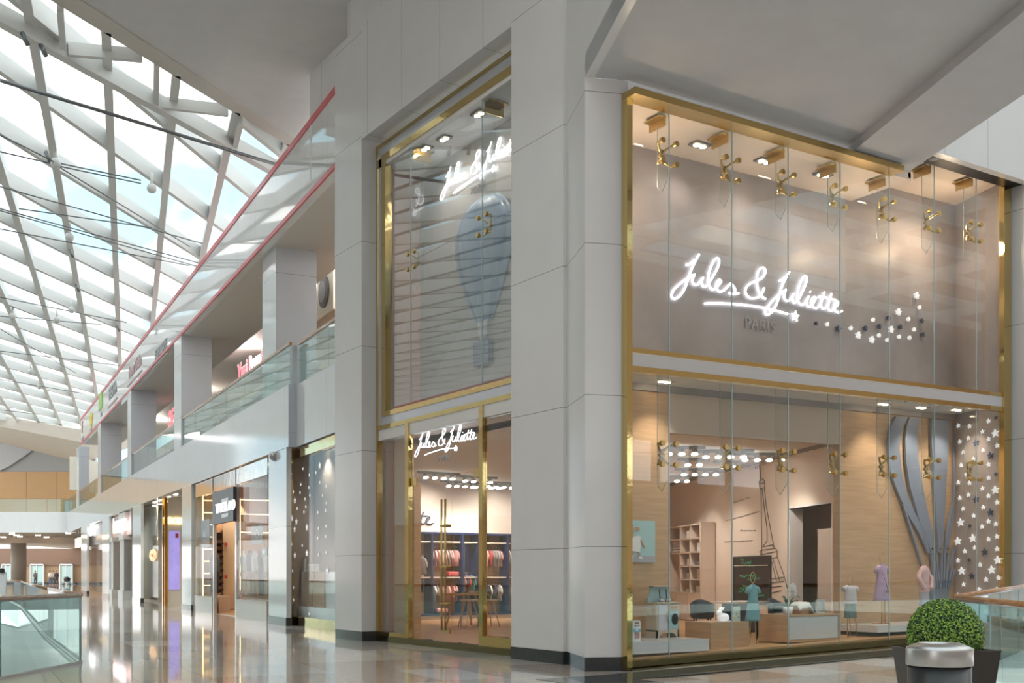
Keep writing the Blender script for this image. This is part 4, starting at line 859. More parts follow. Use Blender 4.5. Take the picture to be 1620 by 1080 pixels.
spot_light('shop_spot', (6.0, 15.4, 4.0), (6.0, 17.2, 1.6), 240, 120, (1, .88, .74)); spot_light('shop_spot', (8.5, 15.4, 4.0), (8.5, 17.2, 1.6), 200, 120, (1, .88, .74))
spot_light('shop_spot', (7.4, 6.5, 4.0), (10.5, 7.0, 1.5), 60, 120, (1, .88, .74)); spot_light('shop_spot', (2.6, 5.5, 4.0), (1.0, 7.4, 1.0), 130, 130, (1, .80, .6))

# ---------------------------------------------------- star window beside the pier
def gb(n0, n1, t0, t1, z0, z1, name, m, parent): return MB(GF()).box((t0, n0, z0), (t1, n1, z1)).build(name, m, parent)
tL = gt(452, 990, .3)[0]; tR = -6.6
sw = root('window_4', 'brass framed window with star decals between pier and first column', 'window')
gb(.28, .42, tL - .35, tL, 0, 4.8, 'jamb', GOLD, sw); gb(.28, .42, tR, tL - .35, 4.55, 4.8, 'top_rail', GOLD, sw); gb(.26, .42, tR, tL - .35, .0, .26, 'base_rail', GOLD, sw)
tj = gt(497, 850, .33)[0]
gb(.33, .345, tj + .01, tL - .35, .26, 4.55, 'glass_pane', GLS2, sw); gb(.33, .345, tR, tj - .01, .26, 4.55, 'glass_pane', GLS2, sw)
ST = [(60,172,1),(128,200,0),(68,226,0),(161,233,0),(195,220,0),(215,184,1),(240,230,0),(63,270,1),(117,282,0),(159,297,0),(215,271,0),(248,291,0),(78,320,0),(113,324,0),(164,338,0),(230,338,0),(86,364,1),(139,357,0),(250,378,0),(98,406,0),(143,398,0),(133,424,0),(205,426,0),(245,416,0),(71,457,1),(94,474,1),(85,513,1),(148,504,1),(64,506,0),(208,509,0),(248,498,0),(70,591,0),(124,597,0),(205,560,0),(246,550,0),(86,647,1),(148,637,1),(209,643,0),(249,633,0),(66,690,0),(74,728,0),(253,729,1),(58,775,1),(80,814,0),(55,849,0),(80,879,0),(60,913,1),(160,950,0)]
sdc = thing('star_decals', 'white star decals scattered on the glass of the window left of the pier', 'decals')
for x, y, b in ST:
    t, z = gt(440 + x / 3.27, 680 + y / 3.27, .325); r = .10 if b else .05
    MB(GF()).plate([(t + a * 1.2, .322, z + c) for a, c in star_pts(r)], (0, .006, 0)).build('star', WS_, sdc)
struct('wall_star_room', MB(GF()).box((tR, 1.15, 0), (tL + .5, 1.2, 4.8)), STARW, 'grey brown back wall inside the star window')
struct('wall_star_room_side', MB(GF()).box((tL + .35, .5, 0), (tL + .5, 1.2, 4.8)), STARW, 'side wall inside the star window')
tag(MB(GF()).box((tR + .2, .45, 0.02), (tL - .6, .98, .52)).build('display_plinth', BWHITE), 'long white plinth inside the star window', 'plinth')
for i, (x0, x1, mm) in enumerate(((477, 493, OAK), (495, 513, OAK), (515, 530, BWHITE))):
    ta, tb = gt(x1, 950, .62)[0], gt(x0, 950, .62)[0]
    tag(MB(GF()).box((ta, .62, .525), (tb, .97, 1.46)).build('display_pedestal', mm), ['narrow oak pedestal with brass pull in the star window', 'oak pedestal in the middle of the star window', 'white fronted pedestal in the star window beside the pier'][i], 'pedestal')
ta = gt(490, 940, 1.0)[0]; tag(MB(GF()).box((ta - .15, .8, 1.465), (ta + .15, .85, 1.85)).build('picture_card', LETW), 'white picture card on the narrow oak pedestal of the star window', 'card')
ta = gt(504, 940, 1.0)[0]; q = MB(GF()); q.box((ta - .3, .7, 1.465), (ta + .3, 1.0, 1.5)); q.box((ta - .25, .75, 1.5), (ta + .25, .95, 1.68)); tag(q.build('white_box', LETW, bevel=.02), 'white cloth covered box on the middle pedestal of the star window', 'box')
for i, x in enumerate((505, 528)):
    tt, zz = gt(x, 722, .9); p = c3(tt, .9, 4.8); twin_light('%s twin spotlight behind the star window glass' % ('far', 'near')[i], (p[0], p[1], 4.89), 0, 'spotlights of the star window')
    spot_light('star_spot', (p[0], p[1], 4.7), c3(tt, 1.0, 1.0), 60, 120)

# ---------------------------------------------------- clothing shop with lit shelves
TW = 12.45
sA = root('shopfront_clothing', 'glass shopfront of the clothing shop with a dark name board', 'shopfront')
xs = [424, 374, 338, 303]; T_ = [gt(x, 900, .12)[0] for x in xs]
for a in T_[1:3]: gb(.1, .2, a - .12, a + .12, 0, 4.8, 'mullion', SILV, sA)
gb(.1, .25, T_[0], T_[3], 4.3, 4.8, 'header', mat('mirror_header', (.5, .46, .42), .08, 1.0, bump=.1, nscale=2), sA)
gb(.1, .2, T_[0], T_[1], .6, 4.3, 'glass_pane', GLS2, sA); gb(.1, .2, T_[2], T_[3], .6, 4.3, 'glass_pane', GLS2, sA); gb(.1, .12, T_[1], T_[2], 3.3, 4.3, 'glass_pane', GLS2, sA)
gb(.08, .22, T_[0], T_[1] - .12, 0, .6, 'stall_riser', mat('beige_stone_riser', (.48, .43, .38), .12), sA); gb(.08, .22, T_[2] + .12, T_[3], 0, .6, 'stall_riser', MATS['beige_stone_riser'], sA)
nb = thing('shop_sign', 'dark name board with white letters over the clothing shop door', 'sign')
t0, z0 = gt(372, 800, .0); t1, z1 = gt(339, 800, .0); zc_ = gt(356, 804, .0)[1]
gb(-.06, .05, t0, t1, zc_ - .48, zc_ + .62, 'board', mat('charcoal_board', (.05, .055, .07), .4), nb)
gtext('letter', 'TIMBERLAND', 356, 802, .46, mat('sign_white', (1, 1, 1), .4, emis=1.0), -.07, nb, sx_=1.1, bold=0)
for yy in (791, 815): t_, z_ = gt(356, yy, -.07); gb(-.08, -.06, t_ - .5, t_ + .5, z_ - .06, z_ + .06, 'small_lettering', LETW, nb)
struct('wall_clothing_back', MB(GF()).box((T_[0] - .5, 4.2, 0), (T_[3] + .3, 4.4, 4.8)), mat('warm_plaster', (.66, .48, .36), .6), 'warm back wall of the clothing shop')
struct('wall_clothing_side', MB(GF()).box((TW + .06, .22, 0), (TW + .2, 4.2, 4.8)), MATS['warm_plaster'], 'warm side wall of the clothing shop')
struct('wall_clothing_side_2', MB(GF()).box((T_[0] - .5, .5, 0), (T_[0] - .35, 4.2, 4.8)), MATS['warm_plaster'], 'near side wall of the clothing shop')
struct('floor_clothing', MB(GF()).box((T_[0], .25, 0), (T_[3], 4.2, .03)), OFLOOR, 'wood floor of the clothing shop', 'floor')
lsh = thing('lit_shelf_unit', 'shelf unit with glowing edges left of the clothing shop door', 'shelves')
gb(.32, .78, TW, TW + .05, .05, 4.4, 'back_panel', MATS['warm_plaster'], lsh)
gb(.32, .35, TW - .4, TW, .05, 4.4, 'upright', OAK, lsh); gb(.75, .78, TW - .4, TW, .05, 4.4, 'upright', OAK, lsh)
for k in range(9): z = .5 + k * .46; gb(.35, .75, TW - .4, TW, z, z + .03, 'shelf', OAK, lsh); gb(.35, .75, TW - .415, TW - .4, z - .005, z + .03, 'glowing_edge', STRIP, lsh)
gb(.31, .345, TW - .42, TW - .4, .3, 4.3, 'glowing_edge', STRIP, lsh)
lsh = thing('lit_shelf_unit', 'shelf unit with glowing edges behind the row of dressed mannequins', 'shelves')
gb(1.72, 3.1, TW, TW + .05, .05, 4.4, 'back_panel', MATS['warm_plaster'], lsh)
for z in (3.0, 3.7, 4.25): gb(1.72, 3.1, TW - .4, TW, z, z + .03, 'shelf', OAK, lsh); gb(1.72, 3.1, TW - .415, TW - .4, z - .005, z + .03, 'glowing_edge', STRIP, lsh)
gb(1.70, 1.74, TW - .42, TW - .4, .8, 4.3, 'glowing_edge', STRIP, lsh)
dw = thing('shoe_wall', 'dark rack of small goods just inside the clothing shop door', 'rack')
gb(.80, 1.10, TW - .05, TW, .1, 3.0, 'back_panel', BLK, dw)
for k in range(10): gb(.80, 1.10, TW - .4, TW - .05, .3 + k * .25, .33 + k * .25, 'shelf', BLK, dw); gb(.83, 1.07, TW - .35, TW - .08, .33 + k * .25, .46 + k * .25, 'goods', mat('mixed_brown_goods', (.30, .18, .13), .5, noise=.5, nscale=9), dw)
wp = thing('fitting_room_panel', 'cream panel with red buttons behind the clothing shop door', 'panel'); gb(1.14, 1.66, TW - .1, TW, .05, 3.3, 'panel', CREAM, wp)
for z_ in (1.3, 2.55): gb(1.2, 1.29, TW - .13, TW - .1, z_ - .06, z_ + .06, 'red_button', REDM, wp)
for (px, py, w, h, lb) in ((324, 844, 14, 42, 'dark hanging price poster with white figures left of the clothing shop door'), (406, 845, 18, 30, 'dark hanging offer poster right of the clothing shop door'), (418, 873, 9, 14, 'small framed picture above the mannequins')):
    s_ = thing('hanging_poster', lb, 'poster'); t_, z_ = gt(px, py, .5 if px > 350 else .25); nH = .5 if px > 350 else .25; dpx = gt(px - w / 2, py, .5)[0] - gt(px + w / 2, py, .5)[0]; hh = abs(gt(px, py - h / 2, .5)[1] - gt(px, py + h / 2, .5)[1])
    gb(nH, nH + .03, t_ - dpx / 2, t_ + dpx / 2, z_ - hh / 2, z_ + hh / 2, 'panel', mat('dark_grey_poster', (.12, .13, .15), .4), s_)
    MB(GF()).tube([(t_, nH + .01, z_ + hh / 2), (t_, nH + .01, 4.3)], .006, 5).build('wire', STEELD, s_)
    if w > 10: gtext('letter', '680' if h > 35 else '40%', px, py, .4, LETW, nH - .01, s_, .003)
    else: gb(nH - .02, nH, t_ - dpx / 4, t_ + dpx / 4, z_ - hh / 4, z_ + hh / 4, 'picture', LETW, s_)
def mannequin(lab, t, n, top, leg, h=1.0):
    if t > 9: n = .6; t = min(t, 11.6)
    p = c3(t, n, .62); T = thing('dressed_mannequin', lab, 'mannequin', p, math.atan2(-GD[1], -GD[0]), None)
    m = MB(); m.loft([(.78, .17, .11), (.95, .15, .10), (1.12, .17, .11), (1.30, .21, .12), (1.42, .20, .10), (1.48, .10, .07), (1.53, .055, .055), (1.58, .05, .05)], 16)
    for s_ in (-1, 1): m.tube([(s_ * .19, 0, 1.42), (s_ * .25, .01, 1.25), (s_ * .26, .03, 1.02), (s_ * .22, .06, .82)], [.065, .058, .05, .042], 10)
    m.build('shirt', top, T); m = MB()
    m.loft([(.70, .165, .11), (.82, .17, .115), (.90, .155, .10)], 14)
    for s_ in (-1, 1): m.tube([(s_ * .085, 0, .80), (s_ * .10, .01, .48), (s_ * .11, -.01, .08)], [.095, .07, .055], 10)
    m.build('trousers', leg, T)
    for s_ in (-1, 1): MB().ball((s_ * .11, .05, .035), .05, 10, (1, 2.2, .7)).build('shoe', mat('tan_shoe', (.35, .22, .13), .5), T)
    MB().box((-.2, -.15, 0), (.2, .15, .012)).build('base_plate', SILV, T)
cT = [mat('pale_grey_cloth', (.55, .54, .55), .8), mat('dark_slate_cloth', (.12, .14, .17), .8), mat('white_cloth', (.75, .73, .72), .8), mat('khaki_cloth', (.42, .33, .24), .8), mat('navy_cloth', (.05, .06, .10), .8)]
for i, (px, a, b, lb) in enumerate(((383, 0, 3, 'mannequin in a pale shirt nearest the clothing shop door'), (393, 1, 3, 'mannequin in a dark jacket, second right of the door'), (401, 2, 3, 'mannequin in a white shirt, middle of the row'), (411, 1, 1, 'mannequin all in dark slate, fourth of the row'), (420, 2, 3, 'mannequin in a white jacket beside the near column'), (328, 4, 4, 'mannequin in dark clothes left of the clothing shop door'), (322, 1, 4, 'second mannequin in slate and navy by the lit shelves'))):
    t_ = gt(px, 940, .75)[0] if px > 350 else (11.6 if px > 325 else 10.9); mannequin(lb, t_, .8, cT[a], cT[b])
gb(.4, 1.3, T_[0] + .1, T_[1] - .2, .03, .61, 'x', mat('cream_step', (.62, .5, .4), .4), None)
o = bpy.data.objects['x']; o.name = 'display_step'; tag(o, 'cream display step under the row of mannequins', 'plinth')
o = gb(.36, .76, T_[2] + .3, TW - .5, .03, .61, 'display_step', MATS['cream_step'], None); tag(o, 'cream display step under the two dark mannequins', 'plinth')
for t_ in (T_[0] + 1.2, (T_[1] + T_[2]) / 2, T_[3] - 1.2): p = c3(t_, 1.5, 4.6); spot_light('clothing_shop_spot', p, c3(t_, 1.8, 0), 190, 130, (1, .72, .48))
fc = MB().ball((0, 0, 0), .16, 14, (1, 1, .8)); p = c3(gt(434, 728, -.2)[0], .9, 4.72); dm = thing('security_camera', 'white dome camera under the balcony beside the nearest column', 'camera'); 
tt, zz = gt(434, 728, .0); p = c3(tt, .02, 4.70); MB().box((-.12, -.12, .02), (.12, .12, .13)).build('mount', LETW, dm); fc.build('dome', LETG, dm); dm.location = (p[0], p[1], 4.70)

# ---------------------------------------------------- gold barred shop
sB = root('shopfront_gold', 'cream shopfront with gold posts and a lit name over a purple poster', 'shopfront')
T2 = [gt(x, 900, .15)[0] for x in (287, 268, 252, 222)]
TP = 20.0
gb(.36, 2.6, TP, TP + .2, 0, 4.8, 'portal', CREAM, sB)
nG = lambda px, t: onl(px, 900, (GO[0] + GD[0] * t, GO[1] + GD[1] * t), GN)[0]
zG = lambda py, px, t: onl(px, py, (GO[0] + GD[0] * t, GO[1] + GD[1] * t), GN)[1]
pp = thing('poster_light', 'tall glowing purple poster between the column and the gold posts', 'poster'); na_, nb_ = nG(267.5, TP), nG(283.5, TP); zlow = zG(932, 275, TP); zhi = zG(840, 275, TP)
gb(na_, nb_, TP - .06, TP, zlow, zhi, 'panel', mat('violet_poster', (.26, .20, .55), .5, emis=.55, ecol=(.38, .33, .75), noise=.3, nscale=1.5), pp)
z_ = zG(847, 279, TP); gb(nG(277, TP), nG(282, TP), TP - .08, TP - .06, z_ - .1, z_ + .1, 'red_label', REDM, pp)
fs = thing('shop_sign', 'lit yellow letters on the cream shopfront above the purple poster', 'sign'); n_ = nG(275, TP); p_ = c3(TP - .03, n_ + .04, zG(824, 275, TP)); text('letter', 'THEFACESHOP', .40, mat('lit_yellow_letter', (1, .85, .5), .4, emis=1.8, ecol=(1, .78, .35)), p_, math.atan2(GN[1], GN[0]), fs, .03, bold=.01, sx_=.36)
for x, lb in ((252, 'polished gold post left of the lit yellow letters'), (262, 'slim gold post right of the thick gold post')):
    t_ = gt(x, 900, .2)[0]; t_ = min(t_, TP + .3); w = .09 if x < 255 else .04
    tag(gb(.15, .28, t_ - w, t_ + w, 0.0, 4.8, 'gold_post', mat('deep_gold', (.75, .45, .10), .12, 1.0), None), lb, 'post')
sg_ = thing('glass_screen', 'glass screen with vertical rods and a round brass emblem', 'screen'); ta, tb_ = gt(250, 900, .3)[0], gt(224, 900, .35)[0]
gb(.3, .33, ta, tb_, .3, 4.7, 'glass_pane', GLS2, sg_)
gb(1.6, 1.7, ta + .5, tb_ + 9, 0, 4.8, 'backdrop', mat('taupe_backdrop', (.55, .50, .46), .5), sg_)
for k in range(14): tt = gt(249.5 - 2.0 * k, 900, .9)[0]; MB(GF()).tube([(tt, .9, .1), (tt, .9, 4.8)], .06, 8).build('rod', mat('champagne_rod', (.68, .62, .52), .25, .6), sg_)
t_, z_ = gt(242, 878, .25); em = MB(); em.tube([c3(t_ + .62 * math.cos(a) * 1.6, .25, z_ + .26 * math.sin(a)) for a in [2 * PI * k / 24 for k in range(24)]], .035, 8, closed=True); em.tube([c3(t_ + .35 * math.cos(a) * 1.6, .25, z_ + .15 * math.sin(a)) for a in [2 * PI * k / 18 for k in range(18)]], .06, 8, closed=True)
for k in range(6): a = PI * k / 3; em.bar(c3(t_ + .35 * 1.6 * math.cos(a), .25, z_ + .15 * math.sin(a)), c3(t_ + .62 * 1.6 * math.cos(a), .25, z_ + .26 * math.sin(a)), .05)
em.build('emblem', mat('lit_brass_emblem', (.8, .55, .3), .2, .6, emis=.5, ecol=(1, .6, .35)), sg_)
struct('wall_gold_shop', MB(GF()).box((T2[0] - .5, 3.5, 0), (T2[3] + 1.5, 3.7, 4.8)), CREAM, 'cream back wall behind the gold posts')
for t_ in (T2[0] + 1, T2[3] - 3): spot_light('gold_shop_spot', c3(t_, .3, 4.7), c3(t_, 1.0, 1.5), 190, 130, (1, .86, .66))
for i, px in enumerate((240, 247, 256, 261, 272)):
    t_ = gt(px, 800, .6)[0]; p = c3(t_, .75, 4.82); o = MB().tube([(0, 0, -.04), (0, 0, 0)], .12, 12, smooth=False).build('ceiling_downlight_or_added_fill', BULBW, loc=p); tag(o, 'small lit downlight under the balcony before the gold posts', 'light', 'downlights before the gold posts')
# ---------------------------------------------------- fluted shopfront
sC = root('shopfront_fluted', 'shopfront with pale fluted pillars and a glowing pink sign', 'shopfront')
T3 = [gt(x, 900, .3)[0] for x in (208, 173)]
struct('wall_fluted_back', MB(GF()).box((T3[0] - 1, 2.5, 0), (T3[1] + 1, 2.7, 4.8)), mat('lilac_brown_wall', (.38, .32, .33), .5), 'dim lilac brown wall behind the fluted pillars')
for x, w, lb in ((197, .85, 'right'), (181, .6, 'left')):
    t_ = gt(x, 900, .25)[0]; m = MB(GF())
    for k in range(5): m.box((t_ - w + k * w * .4, .1, .5), (t_ - w + k * w * .4 + w * .28, .5, 3.3))
    m.box((t_ - w, .15, .5), (t_ + w, .5, 3.3)); m.box((t_ - w * 1.15, .05, 3.3), (t_ + w * 1.15, .55, 3.55)); m.box((t_ - w * 1.2, .02, 0), (t_ + w * 1.2, .55, .5)); m.build('fluted_pillar', mat('pale_grey_joinery', (.66, .64, .60), .4), sC)
t_ = gt(197, 900, .25)[0]; m = MB(GF()); m.box((t_ - .5, .15, 3.55), (t_ + .5, .5, 4.3)); m.box((t_ - 1.4, .1, 4.3), (t_ + 1.4, .55, 4.8)); m.build('capital', MATS['pale_grey_joinery'], sC)
gb(.3, .6, T3[0], T3[1], 3.55, 4.8, 'fascia', mat('cream_pink_fascia', (.66, .58, .54), .5), sC)
gb(.5, .55, gt(188, 900, .5)[0] - .5, gt(188, 900, .5)[0] + .3, .3, 3.3, 'glowing_edge', STRIP, sC)
fs = thing('shop_sign', 'glowing pink white letters behind the fluted pillar', 'sign'); gtext('letter', 'HOUSE', 189, 833, .85, mat('lit_pink_letter', (1, .9, .9), .4, emis=1.6, ecol=(1, .82, .84)), .02, fs, .05, sx_=1.8, bold=.04)
for t_ in (T3[0] + 2, T3[1] - 2): spot_light('fluted_shop_spot', c3(t_, .2, 4.75), c3(t_, 1.0, 1.5), 200, 130, (1, .82, .66))
# ---------------------------------------------------- farthest shops
sD_ = root('shopfront_dark', 'dark glass shopfront with lit white sign and yellow goods', 'shopfront'); T4 = [gt(x, 900, .3)[0] for x in (161, 138)]
gb(.4, .45, T4[0], T4[1], .2, 3.4, 'glass_pane', GLS2, sD_); gb(.35, .5, T4[0], T4[1], 3.4, 4.8, 'fascia', mat('dark_fascia', (.16, .15, .16), .2), sD_)
gb(3, 3.2, T4[0] - 2, T4[1] + 2, 0, 4.8, 'back_panel', mat('dim_brown', (.30, .22, .16), .5), sD_)
for i in range(7): tt = T4[0] + (T4[1] - T4[0]) * (.1 + i * .12); gb(1.5, 1.8, tt, tt + .5, .6 + (i % 3) * .5, 2.9 - (i % 2) * .6, 'shelf_goods', [mat('yellow_goods', (.75, .52, .05), .5), mat('black_goods', (.05, .05, .05), .4), CREAM, MATS['yellow_goods']][i % 4], sD_)
fs = thing('shop_sign', 'lit white stacked sign left of the farthest bays', 'sign')
gtext('letter', 'UXIN', 146, 840, .9, MATS['sign_white'], .2, fs, .05, sx_=1.6, bold=.03); gtext('letter', 'LIDO', 146, 829, .7, MATS['sign_white'], .2, fs, .05, sx_=1.6, bold=.02)
fs = thing('shop_sign', 'small glowing peach sign left of the farthest column', 'sign'); t_, z_ = gt(124, 859, .2); [MB(GF()).tube([(t_ + k, .2, z_ + .3), (t_ + k, .2, 4.85)], .04, 6).build('hanging_rod', FIXT, fs) for k in (-1, 1)]; gtext('letter', 'BOX', 124, 859, .95, mat('lit_peach_letter', (1, .8, .6), .4, emis=1.5, ecol=(1, .7, .5)), .2, fs, .05, sx_=2.2, bold=.04)
spot_light('dark_shop_spot', c3(T4[0] + 3, 1, 4.7), c3(T4[0] + 4, 2, 1.0), 260, 140, (1, .8, .55))
for px_, dd, w in ((30, 120, 700), (80, 135, 700), (10, 135, 500)): p = ond(px_, 900, dd); spot_light('far_hall_spot', (p[0], p[1], 4.7), (p[0] + 2, p[1] + 4, 0), w, 150, (1, .82, .62), .3)
# ---------------------------------------------------- display behind the big window
zf = lambda u: FD + sl(u)
q = MB(); q.box((.02, .14, zf(.9) + .03), (1.72, 1.25, .40)); tag(q.build('display_plinth', BWHITE), 'low white plinth carrying the toy kitchen at the left of the big window', 'plinth')
q = MB(); q.box((5.95, .3, zf(7.4) + .05), (9.1, 1.3, .48)); q2 = MB(); tag(q.build('display_plinth', BWHITE), 'long low white plinth under the lilac dress at the right of the big window', 'plinth')
def at_v(px, v): return onv(px, 1000, v)[0]
# toy kitchen
kz = .40; ku = at_v(1048, .85)
tk = thing('toy_kitchen', 'wooden toy kitchen with pale blue oven door on the white plinth', 'toy kitchen', (ku, .85, kz), 0)
wm = mat('pale_birch', (.62, .53, .42), .5); lb_ = mat('pale_blue_panel', (.42, .60, .64), .4); gw = mat('pale_lilac_panel', (.66, .66, .70), .4)
hw, dp = .235, .13
m = MB(); m.box((-hw, -dp, .10), (hw, dp, .54)); m.box((-hw, -dp, 0), (-hw + .03, dp, .12)); m.box((hw - .03, -dp, 0), (hw, dp, .12)); m.build('cabinet_body', wm, tk)
m = MB(); ap = [(-hw, -dp, .10), (-hw, -dp, 0), (-hw + .05, -dp, 0), (-hw + .08, -dp, .05), (-hw + .14, -dp, .075), (hw - .14, -dp, .075), (hw - .08, -dp, .05), (hw - .05, -dp, 0), (hw, -dp, 0), (hw, -dp, .10)]; m.plate(ap, (0, .02, 0)); m.build('arched_plinth', wm, tk)
MB().box((-hw - .02, -dp - .02, .54), (hw + .02, dp, .56)).build('worktop', wm, tk)
dl = MB().box((-hw + .03, -dp - .015, .12), (-.02, -dp, .52)).build('door', gw, tk, bevel=.003); MB().tube([(-.05, -dp - .04, .24), (-.05, -dp - .04, .42)], .007, 8).build('handle', SILV, dl)
ov = MB().box((.0, -dp - .015, .14), (hw - .02, -dp, .42)).build('oven_door', lb_, tk, bevel=.003); q = MB(); q.plate([(.13 + .075 * math.cos(a) * (1.0 if abs(math.cos(a)) < .7 else .9), -dp - .022, .29 + .09 * math.sin(a)) for a in [2 * PI * k / 20 for k in range(20)]], (0, .008, 0)); q.build('oven_window', BLK, ov)
for x in (.09, .16): MB().tube([(x, -dp - .035, .48), (x, -dp, .48)], .022, 14, smooth=False).build('knob', OAKV, tk)
m = MB(); m.plate([(-hw, dp - .05, .56), (hw, dp - .05, .56), (hw, dp - .05, .62), (hw - .04, dp - .05, .66), (hw - .05, dp - .05, .80), (-hw + .05, dp - .05, .80), (-hw + .04, dp - .05, .66), (-hw, dp - .05, .62)], (0, .02, 0)); m.build('back_board', lb_, tk)
MB().box((-hw + .03, dp - .16, .80), (hw - .03, dp, .82)).build('top_shelf', wm, tk)
m = MB(); m.box((-hw - .16, -.08, .46), (-hw, .08, .475)); m.plate([(-hw - .12, -.01, .46), (-hw, -.01, .46), (-hw, -.01, .36)], (0, .02, 0)); m.build('side_shelf', wm, tk)
for k, x in enumerate((-.04, .10)):
    pn = thing('toy_pan', ['small toy pot on the left of the toy kitchen worktop', 'small toy pan on the right of the toy kitchen worktop'][k], 'toy pan', (ku + x, .83, kz + .56)); MB().lathe([(.045, 0), (.055, .05), (.05, .05), (.04, .01)], 16).build('pot', SILV, pn); MB().tube([(.0, .03, .05), (.0, .05, .20)], .008, 8).build('spatula', NAVY, pn); MB().tube([(.05, 0, .04), (.12, 0, .045)], .007, 8).build('handle', BLK, pn)
# toy box with window
bu = at_v(1004, .45); tb2 = thing('toy_bag', 'white and blue toy carrier box with clear window beside the toy kitchen', 'toy box', (bu, .45, kz))
m = MB(); m.plate([(-.075, -.05, 0), (.075, -.05, 0), (.08, -.05, .27), (.065, -.05, .30), (-.065, -.05, .30), (-.08, -.05, .27)], (0, .1, 0)); m.build('box', LETW, tb2)
MB().box((-.045, -.054, .03), (.05, -.05, .13)).build('clear_window', mat('mixed_toy_food', (.50, .30, .28), .5, noise=.6, nscale=25), tb2)
MB().box((-.076, -.054, .13), (.078, -.05, .18)).build('blue_band', mat('cyan_band', (.2, .55, .75), .5), tb2)
MB().box((-.035, -.055, .255), (.035, -.045, .275)).build('handle_slot', mat('slot_brown', (.35, .2, .12), .5), tb2)
m = MB(); m.ball((0, -.052, .18), .04, 12, (1, .15, 1)); m.build('round_label', LETW, tb2)
for k, cc in enumerate(((.05, .05, .1), (.1, .5, .1), (.7, .05, .08))): MB().ball((-.03 + k * .03, -.055, .225), .011, 8, (1, .3, 1)).build('printed_dot', mat('dot%d' % k, cc, .5), tb2)
# framed print of a child
pr = thing('wall_print', 'pale blue print of a dancing child in a white dress on the oak wall', 'picture')
p0 = onv(993.5, 889, 1.26); p1 = onv(1038, 824, 1.26); wU, hU = p1[0] - p0[0] + .12, p1[2] - p0[2]
PP = lambda x, y: (p1[0] - wU + x * wU, y * hU + p0[2])
def flat(pts, m_, nm, dv): MB().plate([(PP(*q_)[0], 1.285 - dv, PP(*q_)[1]) for q_ in pts], (0, -.002, 0)).build(nm, m_, pr)
MB().box((p1[0] - wU, 1.285, p0[2]), (p1[0], 1.315, p1[2])).build('panel', mat('aqua_print', (.42, .66, .68), .4), pr)
flat([(0, 0), (1, 0), (1, .15), (0, .15)], mat('print_ground', (.45, .45, .52), .5), 'printed_ground', .004)
SK = mat('print_skin', (.55, .30, .22), .5)
for a in ([(.28, .55), (.33, .56), (.36, .72), (.34, .9), (.22, .91), (.22, .87), (.30, .86), (.31, .72)], [(.52, .56), (.56, .58), (.64, .44), (.70, .36), (.67, .34), (.60, .42)], [(.29, .15), (.34, .15), (.38, .3), (.32, .3)], [(.46, .3), (.52, .3), (.56, .15), (.51, .14)]): flat(a, SK, 'printed_limb', .008)
flat([(.31 + .12, .76 + .0), (.50, .74), (.53, .78), (.52, .83), (.46, .85), (.40, .83), (.385, .78)], SK, 'printed_head', .008)
flat([(.36, .62), (.50, .64), (.56, .60), (.54, .50), (.56, .42), (.53, .24), (.30, .27), (.08, .32), (.22, .46), (.30, .56)], LETW, 'printed_dress', .012)
flat([(.20, .10), (.33, .11), (.33, .15), (.28, .16)], LETW, 'printed_shoe', .012); flat([(.50, .09), (.62, .08), (.60, .13), (.52, .15)], LETW, 'printed_shoe', .012)
# pedestals
xa, xb = at_v(1125, .42), at_v(1185, .42)
ped = tag(MB().box((xa, .42, zf(2.2)), (xb, 1.02, zf(2.2) + .42)).build('oak_pedestal', OAK), 'oak pedestal carrying the white rabbit lamp', 'pedestal')
zp = zf(2.2) + .42
rb = thing('rabbit_lamp', 'white rabbit shaped lamp on the oak pedestal', 'lamp', (at_v(1142, .6), .6, zp))
m = MB(); m.ball((.03, 0, .07), .10, 16, (1.15, .8, .7)); m.ball((-.06, 0, .14), .055, 14, (1, .85, .9)); m.ball((.13, 0, .05), .03, 10); m.tube([(-.045, .015, .17), (-.01, .02, .22), (.03, .03, .235)], [.018, .022, .008], 8); m.tube([(-.045, -.02, .17), (-.005, -.02, .215), (.03, -.03, .225)], [.018, .022, .008], 8)
m.build('body', mat('white_rabbit', (.85, .84, .86), .35, emis=.25, ecol=(1, 1, 1)), rb); MB().lathe([(.12, 0), (.12, .012)], 20, (.02, 0)).build('base', LETW, rb)
bc = thing('picture_card', 'pale green illustrated card standing on the oak pedestal', 'card', (at_v(1166, .6), .6, zp)); MB().box((-.09, 0, 0), (.07, .02, .24)).build('card', mat('pale_green_card', (.62, .74, .70), .4, noise=.15, nscale=14), bc)
for k in range(3): MB().ball((-.05 + k * .04, -.004, .06 + (k % 2) * .06), .02, 8, (1, .2, 1)).build('printed_dot', [YEL, GRN, GRY][k], bc)
